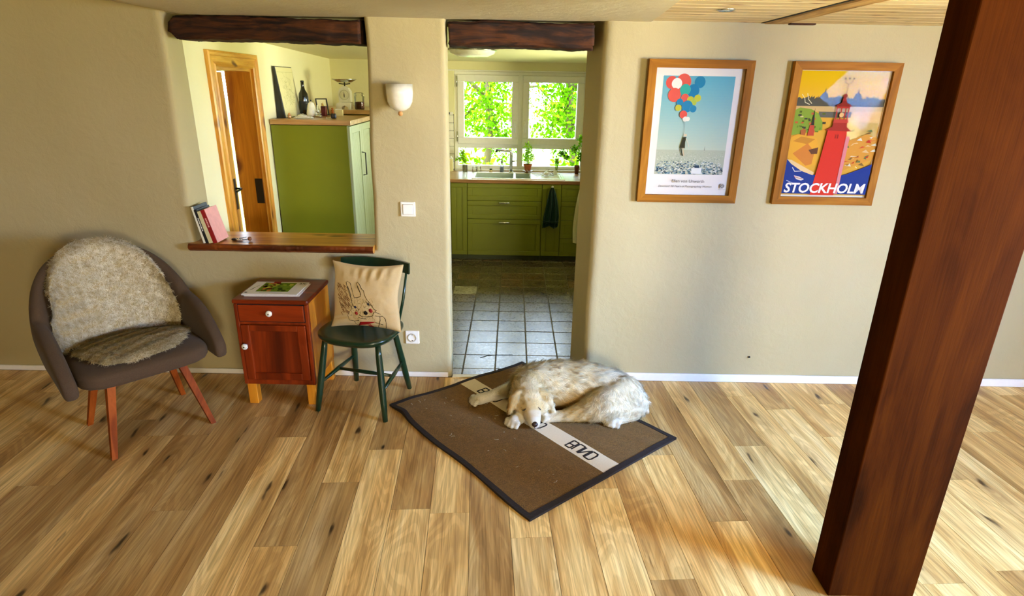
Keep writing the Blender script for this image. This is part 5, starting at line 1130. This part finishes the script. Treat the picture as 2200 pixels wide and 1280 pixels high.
for i, (x, y, tp, th, s_) in enumerate(path):
    xa, ya = path[max(0, i-1)][:2]; xb, yb = path[min(40, i+1)][:2]; tx_, ty_ = xb-xa, yb-ya; L = math.hypot(tx_, ty_); nx2, ny2 = ty_/L, -tx_/L   # outward?
    if nx2*x+ny2*(y-.0) < 0: nx2, ny2 = -nx2, -ny2
    for k in range(K):
        a = 2*PI*k/K; c, sn = math.cos(a), math.sin(a); wz = (tp-.34)/2; zc = .34+wz; zz = zc+math.copysign(abs(sn)**.6, sn)*wz; off = math.copysign(abs(c)**.7, c)*th
        lean = max(0, zz-.42)*(.34 if abs(s_) < .5 else .34*max(0, 1-(abs(s_)-.5)*4))*(ny2 if abs(s_) < .5 else .6) + .0
        side_ = .10*max(0, zz-.40)*math.copysign(1, x)*min(1, abs(s_)*2)
        vs.append((x+nx2*off+side_, y+ny2*off+lean*.9, zz))
fs = [[i*K+k, i*K+(k+1) % K, (i+1)*K+(k+1) % K, (i+1)*K+k] for i in range(40) for k in range(K)]+[list(range(K)), [40*K+k for k in range(K)][::-1]]
sh = b.raw(vs, fs, smooth=True).obj('back_and_arms', M_uph, ac); subsurf(sh, 1)
for sx in (-1, 1):
    for (y0, y1) in ((-.155, -.265), (.08, .155)):
        p0, p1 = Vector((sx*.150, y0, .345)), Vector((sx*.222, y1, 0)); b = MB(); 
        vs = []
        for p, wa, wb in ((p0, .024, .018), (p1, .014, .012)): vs += [p+Vector((a*wb, c*wa, 0)) for a, c in ((-1, -1), (1, -1), (1, 1), (-1, 1))]
        b.raw(vs, [[0, 1, 5, 4], [1, 2, 6, 5], [2, 3, 7, 6], [3, 0, 4, 7], [3, 2, 1, 0], [4, 5, 6, 7]]); lg = b.obj('leg', M_legw, ac)
        MB().lathe([(0, 0), (.012, 0), (.012, .004), (0, .004)], 12, c=(p1.x, p1.y, 0)).obj('foot_glide', M_plastic, lg)
    MB().box(sx*.155-.012, sx*.155+.012, -.17, .10, .30, .34, .004, 1).obj('side_rail', M_legw, ac)
MB().box(-.15, .15, -.165, -.140, .302, .34, .004, 1).obj('cross_rail', M_legw, ac); MB().box(-.15, .15, .07, .095, .302, .34, .004, 1).obj('cross_rail', M_legw, ac)

def sheepskin(name, label, fn, A, B_, n, ln, seed, cols, flowdir):
    t = thing(name, label, 'sheepskin', (-1.875, 2.665, 0), math.radians(47), 'sheepskins on the armchair')
    mb = MB()
    for i in range(A+1):
        for j in range(B_+1): mb.v.append(tuple(fn(i/A, j/B_)))
    mb.f = [[i*(B_+1)+j, (i+1)*(B_+1)+j, (i+1)*(B_+1)+j+1, i*(B_+1)+j+1] for i in range(A) for j in range(B_)]; mb.c = [(1, 1, 1)]*len(mb.f); mb.sm = [True]*len(mb.f)
    o = mb.obj('skin', plain('hide_wool', '#a8946a', .95, var=.3, scale=120, bmp=.8), t); me = o.data
    if me.polygons[len(me.polygons)//2].normal.dot(Vector(flowdir[1])) < 0: me.flip_normals()
    P_, N_ = sample(me, n, seed); rg = np.random.default_rng(seed)
    ci = rg.random(n); f1 = np.clip(.62+.5*np.sin(P_@np.array([138., 91, 133])+2.5*np.sin(P_@np.array([87., -129, 63])))*np.sin(P_@np.array([-91., 140, 77])), 0, 1); C = LC(cols[0])[None]*(1-f1[:, None])+LC(cols[1])[None]*f1[:, None]; C = C*(.75+.45*ci[:, None])
    fl = np.tile(np.array(flowdir[0], float), (n, 1))+rg.normal(size=(n, 3))*.7
    fur('wool', t, P_, N_, fl, ln*(.6+.7*rg.random(n)), C, .0032, .55, 3, .004, seed, clump=70); return t
def back_fn(u, v):
    s_ = (u-.5)*.80; th = s_/.5*PI/2*1.0; x = .275*math.sin(th); y = .055+.165*math.cos(th); ztop = .60+.27*(1-min(1, abs(s_)/.5)**2.4)**1.4
    x *= 1+.05*math.sin(v*5)
    z = .425+(min(.905, ztop+.03)-.425)*v; y += max(0, z-.42)*.31-.012; x += .0
    if v > .93: y += (v-.93)*.6; z -= (v-.93)*.1
    return (x+.008*fbm(v*5, u*3, 2), y+.006*fbm(u*6, v*6, 5), z)
sheepskin('sheepskin', 'curly cream sheepskin draped over the back of the armchair', back_fn, 26, 34, 26000, .020, 5, ('#b09a6c', '#f0e6c8'), ((0, -.1, -1), (0, -1, .2)))
def seat_fn(u, v):
    a = u*2*PI; r = v; wob = 1+.05*math.sin(3*a+1)+.04*math.sin(5*a); x = .245*math.cos(a)*r*wob; y = -.035+.215*math.sin(a)*r*wob
    return (x, y, .452+.012*(1-(x/.285)**2)*(1-(y/.265)**2)-.010*max(0, r-.85)/.15-.02*max(0, (y+.02)/.265))
sheepskin('sheepskin', 'curly cream sheepskin lying on the seat of the armchair', seat_fn, 48, 12, 19000, .018, 6, ('#a8925f', '#e8dcb8'), ((.5, -.6, 0), (0, 0, 1)))

# ---------------------------------------------------------------- rug
rug = thing('wool_blanket', 'brown wool blanket with black border and cream BUND stripe, on the floor', 'blanket', (.092, 2.684, 0))
RL, RB, RR, RT = map(Vector, ((-.651, 2.835), (.097, 1.951), (.841, 2.558), (.078, 3.392)))
def rpt(s, t, dz=0.):
    p = RL.lerp(RB, s).lerp(RT.lerp(RR, s), t); e = min(s, 1-s, t, 1-t)
    w = .006*math.sin(s*11+1)*math.exp(-(t/.05)**2)+.010*math.exp(-((s-.09)/.05)**2)*math.exp(-(t/.08)**2); n2 = Vector((-(RB-RL).y, (RB-RL).x)).normalized()
    z = .010+.004*fbm(s*4, t*4, 3)+.012*math.exp(-((s-.12)/.06)**2)*math.exp(-(t/.06)**2)+.004*math.sin(t*13)*math.exp(-(s/.04)**2)
    z = max(.0075, z); return (p.x+n2.x*w-.092, p.y+n2.y*w-2.684, z+dz)
def patch(s0, s1, t0, t1, ns, nt, dz, under=True):
    mb = MB()
    for q in range(2 if under else 1):
        for i in range(ns+1):
            for j in range(nt+1): p = rpt(s0+(s1-s0)*i/ns, t0+(t1-t0)*j/nt, dz); mb.v.append(p if q == 0 else (p[0], p[1], .001))
    k = (ns+1)*(nt+1)
    for i in range(ns):
        for j in range(nt): a = i*(nt+1)+j; mb.f.append([a, a+1, a+nt+2, a+nt+1]) ; 
    if under:
        for i in range(ns):
            for a in (i*(nt+1), i*(nt+1)+nt): mb.f.append([a, a+nt+1, a+nt+1+k, a+k])
        for j in range(nt):
            for a in (j, ns*(nt+1)+j): mb.f.append([a, a+1, a+1+k, a+k])
    mb.c = [(1, 1, 1)]*len(mb.f); mb.sm = [not under]*len(mb.f); return mb
patch(.0, 1, 0, 1, 60, 50, 0).obj('field', M_rug, rug)
patch(.002, .998, .482, .592, 60, 4, .0006, False).obj('stripe', M_rugstripe, rug)
for s0, s1, t0, t1 in ((-.004, 1.004, -.006, .020), (-.004, 1.004, .980, 1.006), (-.004, .017, -.004, 1.004), (.978, 1.004, -.004, 1.004)):
    patch(s0, s1, t0, t1, 60 if s1-s0 > .5 else 3, 60 if t1-t0 > .5 else 3, .0022).obj('border', M_rugedge, rug)
rg = random.Random(8); fm_ = MB()
for k in range(26):
    s_, t_ = rg.uniform(.05, .95), rg.uniform(.04, .46); a = rg.uniform(0, 6.3); l = rg.uniform(.003, .012)
    fm_.tube([rpt(s_, t_, .001), rpt(min(1, s_+l*math.cos(a)), t_+l*math.sin(a), .0018), rpt(min(1, s_+2*l*math.cos(a+.4)), t_+2*l*math.sin(a+.4), .001)], .0006, 4)
o = fm_.obj('lint', M_cloth, rug); o['kind'] = 'stuff'
def letters(s0, s1, t0, t1):
    W_ = (s1-s0)/4; g = W_*.16; th_s, th_t = .0048, .0062
    b = MB()
    def bar(p, q, name=None):   # p,q in letter space (0..1,0..1) -> rug space, y flipped
        pass
    L = {'B': [[(0, 0), (0, 1), (.72, 1), (.86, .9), (.86, .62), (.74, .52), (1, .44), (1, .1), (.84, 0), (0, 0)], [(0, .52), (.74, .52)]],
         'U': [[(0, 1), (0, .12), (.14, 0), (.86, 0), (1, .12), (1, 1)]], 'N': [[(0, 0), (0, 1), (1, 0), (1, 1)]], 'D': [[(0, 0), (0, 1), (.8, 1), (1, .82), (1, .18), (.8, 0), (0, 0)]]}
    for k, ch_ in enumerate('BUND'):
        for st_ in L[ch_]:
            P3 = []
            for (x0, y0), (x1, y1) in zip(st_[:-1], st_[1:]):
                for q in range(5): x, y = x0+(x1-x0)*q/5, y0+(y1-y0)*q/5; P3.append((x, y))
            P3.append(st_[-1]); b.tube([rpt(s0+k*W_+g/2+x*(W_-g), t0+(1-y)*(t1-t0), .0012) for x, y in P3], .0046, 4, flat=.25, up=(0, 0, 1))
    return b.obj('lettering', M_rugedge, rug)
for s0 in (.742, .436, .130): letters(s0, s0+.146, .503, .571)

# ---------------------------------------------------------------- dog
DO = Vector((.38, 2.85, 0))
dog = thing('dog', 'large cream long haired dog curled up asleep on the brown blanket', 'dog', DO)
# bones: p0, r0, p1, r1, fur direction (None = along the bone), fur length, colour index, (flatten)
BN = [
 ((.15, 2.89, .125), .118, (.27, 2.90, .128), .128, (1, -.1, -.15), .036, 0), ((.27, 2.90, .128), .128, (.41, 2.88, .128), .128, (1, -.25, -.3), .032, 1),
 ((.41, 2.88, .128), .128, (.55, 2.83, .115), .122, (1, -.4, -.35), .034, 0), ((.55, 2.83, .115), .122, (.63, 2.80, .10), .100, (.8, -.6, -.5), .036, 2),
 ((.17, 2.88, .12), .110, (.10, 2.84, .135), .098, (-.5, -.3, -.5), .044, 3), ((.10, 2.84, .135), .098, (.095, 2.79, .135), .086, (-.1, -.2, -.9), .042, 3),
 ((.095, 2.79, .135), .084, (.105, 2.735, .118), .074, (-.05, .9, .2), .020, 0), ((.105, 2.735, .118), .072, (.115, 2.69, .098), .058, (-.05, .9, .35), .011, 4),
 ((.116, 2.685, .090), .053, (.124, 2.65, .070), .046, (-.05, .9, .4), .006, 4), ((.124, 2.65, .070), .045, (.131, 2.614, .051), .033, (-.05, .9, .4), .004, 5),
 ((.05, 2.72, .155), .026, (.022, 2.695, .135), .026, (-.4, -.3, -.9), .018, 4), ((.022, 2.695, .135), .024, (.006, 2.668, .085), .016, (-.2, -.3, -.9), .020, 6),
 ((.165, 2.735, .155), .026, (.205, 2.725, .135), .026, (.5, -.3, -.8), .018, 4), ((.205, 2.725, .135), .024, (.228, 2.697, .080), .016, (.2, -.3, -.9), .020, 0),
 ((.12, 2.93, .09), .070, (.02, 2.955, .055), .047, None, .022, 5), ((.02, 2.955, .055), .045, (-.105, 2.900, .037), .031, None, .010, 5),
 ((-.105, 2.900, .037), .031, (-.165, 2.872, .032), .033, None, .007, 5), ((.15, 2.80, .055), .045, (.07, 2.695, .036), .033, None, .010, 5), ((.07, 2.695, .036), .033, (.032, 2.655, .033), .034, None, .007, 5),
 ((.60, 2.79, .12), .110, (.50, 2.715, .105), .092, (.3, -.3, -.8), .034, 0), ((.50, 2.715, .105), .092, (.42, 2.70, .08), .064, (-.6, -.2, -.6), .026, 0),
 ((.42, 2.70, .08), .062, (.31, 2.693, .048), .036, None, .018, 4), ((.31, 2.693, .048), .034, (.225, 2.700, .033), .030, None, .012, 0), ((.225, 2.700, .033), .030, (.200, 2.698, .030), .030, None, .006, 5),
 ((.66, 2.83, .09), .078, (.69, 2.79, .065), .062, (.2, -.5, -.8), .032, 2), ((.69, 2.79, .065), .062, (.655, 2.735, .05), .050, (-.2, -.6, -.7), .028, 0), ((.655, 2.735, .05), .049, (.575, 2.69, .038), .036, None, .018, 0), ((.575, 2.69, .038), .036, (.540, 2.668, .033), .036, None, .008, 5),
 ((.24, 2.85, .09), .085, (.40, 2.82, .085), .078, (.9, -.2, -.4), .022, 6)]
mb = MB()
for a, ra, b, rb, *_ in BN:
    a, b = Vector(a)-DO, Vector(b)-DO; nn = max(2, int((b-a).length/.012))
    for k in range(nn+1):
        t_ = k/nn; mb.ball(a.lerp(b, t_), ra+(rb-ra)*t_, seg=14)
# toes
def toes(c, d, r=.0135, spread=.0215, n_=4):
    c = Vector(c)-DO; d = Vector(d).normalized(); s_ = Vector((-d.y, d.x, 0))
    for k in range(n_):
        q = k-(n_-1)/2; e = c+s_*q*spread; mb.tube([e+Vector((0, 0, .012)), e+d*.016+Vector((0, 0, .010)), e+d*.036*(1-.12*q*q)+Vector((0, 0, -.006))], [r*1.05, r*1.1, r*.8], 10); mb.ball(e+d*.034*(1-.12*q*q)+Vector((0, 0, -.004)), r*.95, seg=10)
toes((-.175, 2.868, .026), (-.9, -.42, 0)); toes((.028, 2.65, .026), (-.55, -.8, 0)); toes((.205, 2.698, .024), (-1, -.1, 0), .011, .014); toes((.545, 2.670, .026), (-.45, -.85, 0))
# cheeks, brow, lips
for c, r in (((.070, 2.70, .088), .042), ((.168, 2.708, .088), .042), ((.06, 2.745, .12), .05), ((.155, 2.75, .12), .05), ((.110, 2.655, .060), .026), ((.143, 2.655, .060), .026), ((.092, 2.685, .125), .020), ((.142, 2.69, .125), .020)): mb.ball(Vector(c)-DO, r, seg=12)
tmp = mb.obj('body', None, None); rm = tmp.modifiers.new('r', 'REMESH'); rm.mode = 'VOXEL'; rm.voxel_size = .0055; rm.use_smooth_shade = True
sm_ = tmp.modifiers.new('s', 'SMOOTH'); sm_.factor = .6; sm_.iterations = 5
dg = bpy.context.evaluated_depsgraph_get(); dg.update(); bme = bpy.data.meshes.new_from_object(tmp.evaluated_get(dg)); bpy.data.objects.remove(tmp)
for v in bme.vertices: v.co.z = max(v.co.z, .0105)
bme.name = 'dog_body'
body = bpy.data.objects.new('body', bme); COL.objects.link(body); body.parent = dog
CD = [LC('#efdfb8'), LC('#e0c48e'), LC('#f3e8cb'), LC('#d2b880'), LC('#e6c88c'), LC('#f8f0da'), LC('#d0a866')]
BP0 = np.array([b[0] for b in BN])-np.array(DO); BP1 = np.array([b[2] for b in BN])-np.array(DO)
BR = np.array([(b[1], b[3]) for b in BN]); BD = np.array([(np.array(b[4], float) if b[4] else np.array(b[2])-np.array(b[0])) for b in BN]); BD /= np.linalg.norm(BD, axis=1, keepdims=True)
BL = np.array([b[5] for b in BN]); BC = np.array([CD[b[6]] for b in BN])
def bones(P_):
    d = BP1-BP0; L2 = (d*d).sum(1); t_ = np.clip(((P_[:, None]-BP0[None])*d[None]).sum(2)/L2[None], 0, 1); c = BP0[None]+d[None]*t_[..., None]
    r = BR[:, 0]+(BR[:, 1]-BR[:, 0])*t_; ds = np.abs(np.linalg.norm(P_[:, None]-c, axis=2)-r)+.004; w = 1/ds**3; w /= w.sum(1, keepdims=True); return w@BD, w@BL, w@BC, w
vc = np.array([v.co[:] for v in bme.vertices]); _, _, cc, _ = bones(vc)
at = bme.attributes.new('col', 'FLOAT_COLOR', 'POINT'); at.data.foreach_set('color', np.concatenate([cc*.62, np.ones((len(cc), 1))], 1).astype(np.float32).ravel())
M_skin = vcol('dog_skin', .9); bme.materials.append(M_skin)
NF = 64000
P_, N_ = sample(bme, NF, 3, lambda c: np.where(c[:, 2] < .02, .15, 1.)); fd, fl_, fc, w_ = bones(P_)
rg = np.random.default_rng(4)
pat = np.sin(P_@np.array([31., 17, 22])+2.2*np.sin(P_@np.array([13., -21, 9]))+rg.normal(size=NF)*.35)
fc = fc*(1+.14*pat[:, None])*(.82+.34*rg.random(NF))[:, None]; fc = fc*np.where(rg.random(NF) < .05, .62, 1.)[:, None]
fd = fd+np.stack([np.sin(P_[:, 1]*60+P_[:, 2]*40), np.sin(P_[:, 0]*55), np.cos(P_[:, 0]*48+P_[:, 2]*60)], 1)*.28
# keep the closed eyes and the nose clear
EYES = [(Vector((.083, 2.655, .105)), (-1)), (Vector((.150, 2.662, .105)), 1)]
from mathutils.bvhtree import BVHTree
bv = BVHTree.FromPolygons([v.co for v in bme.vertices], [p.vertices[:] for p in bme.polygons])
keep = np.ones(NF, bool); ep = []
for e, s_ in EYES:
    hit = bv.find_nearest(e-DO); ep.append(hit); keep &= np.linalg.norm(P_-np.array(hit[0]), axis=1) > .012
keep &= np.linalg.norm(P_-np.array(Vector((.133, 2.592, .054))-DO), axis=1) > .020
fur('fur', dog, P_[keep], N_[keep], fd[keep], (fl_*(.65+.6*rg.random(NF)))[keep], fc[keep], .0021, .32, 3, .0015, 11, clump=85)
M_nose = plain('dog_nose', '#2a1a16', .35, bmp=.3, scale=300); 
for (co, nr, _, _), s_ in zip(ep, (-1, 1)):
    tx_ = Vector((1, -.0, -.45*s_)).normalized(); tx_ = (tx_-nr*tx_.dot(nr)).normalized(); dn = nr.cross(tx_); dn = dn if dn.z < 0 else -dn
    pts = []
    for k in range(9): u = -1+k/4; q = co+tx_*u*.0155+dn*(.0045*(1-u*u)); h_ = bv.find_nearest(q); pts.append(h_[0]+h_[1]*.0022)
    MB().tube(pts, [.0006, .0016, .0024, .0028, .003, .0028, .0024, .0016, .0006], 7).obj('closed_eye', M_nose, dog)
nc_ = Vector((.133, 2.586, .056))-DO
nb = MB().ball(nc_, (.0165, .011, .0135), seg=16).ball(nc_+Vector((.0, .006, .004)), (.0135, .010, .0115), seg=14); nb.obj('nose', M_nose, dog)
nn_ = [n_[0]+n_[1]*.0012 for n_ in (bv.find_nearest(Vector(p)-DO) for p in ((.133, 2.585, .042), (.133, 2.583, .034), (.143, 2.60, .030), (.158, 2.625, .034), (.168, 2.645, .042)))]
MB().tube(nn_, .0014, 6).obj('mouth', M_nose, dog)
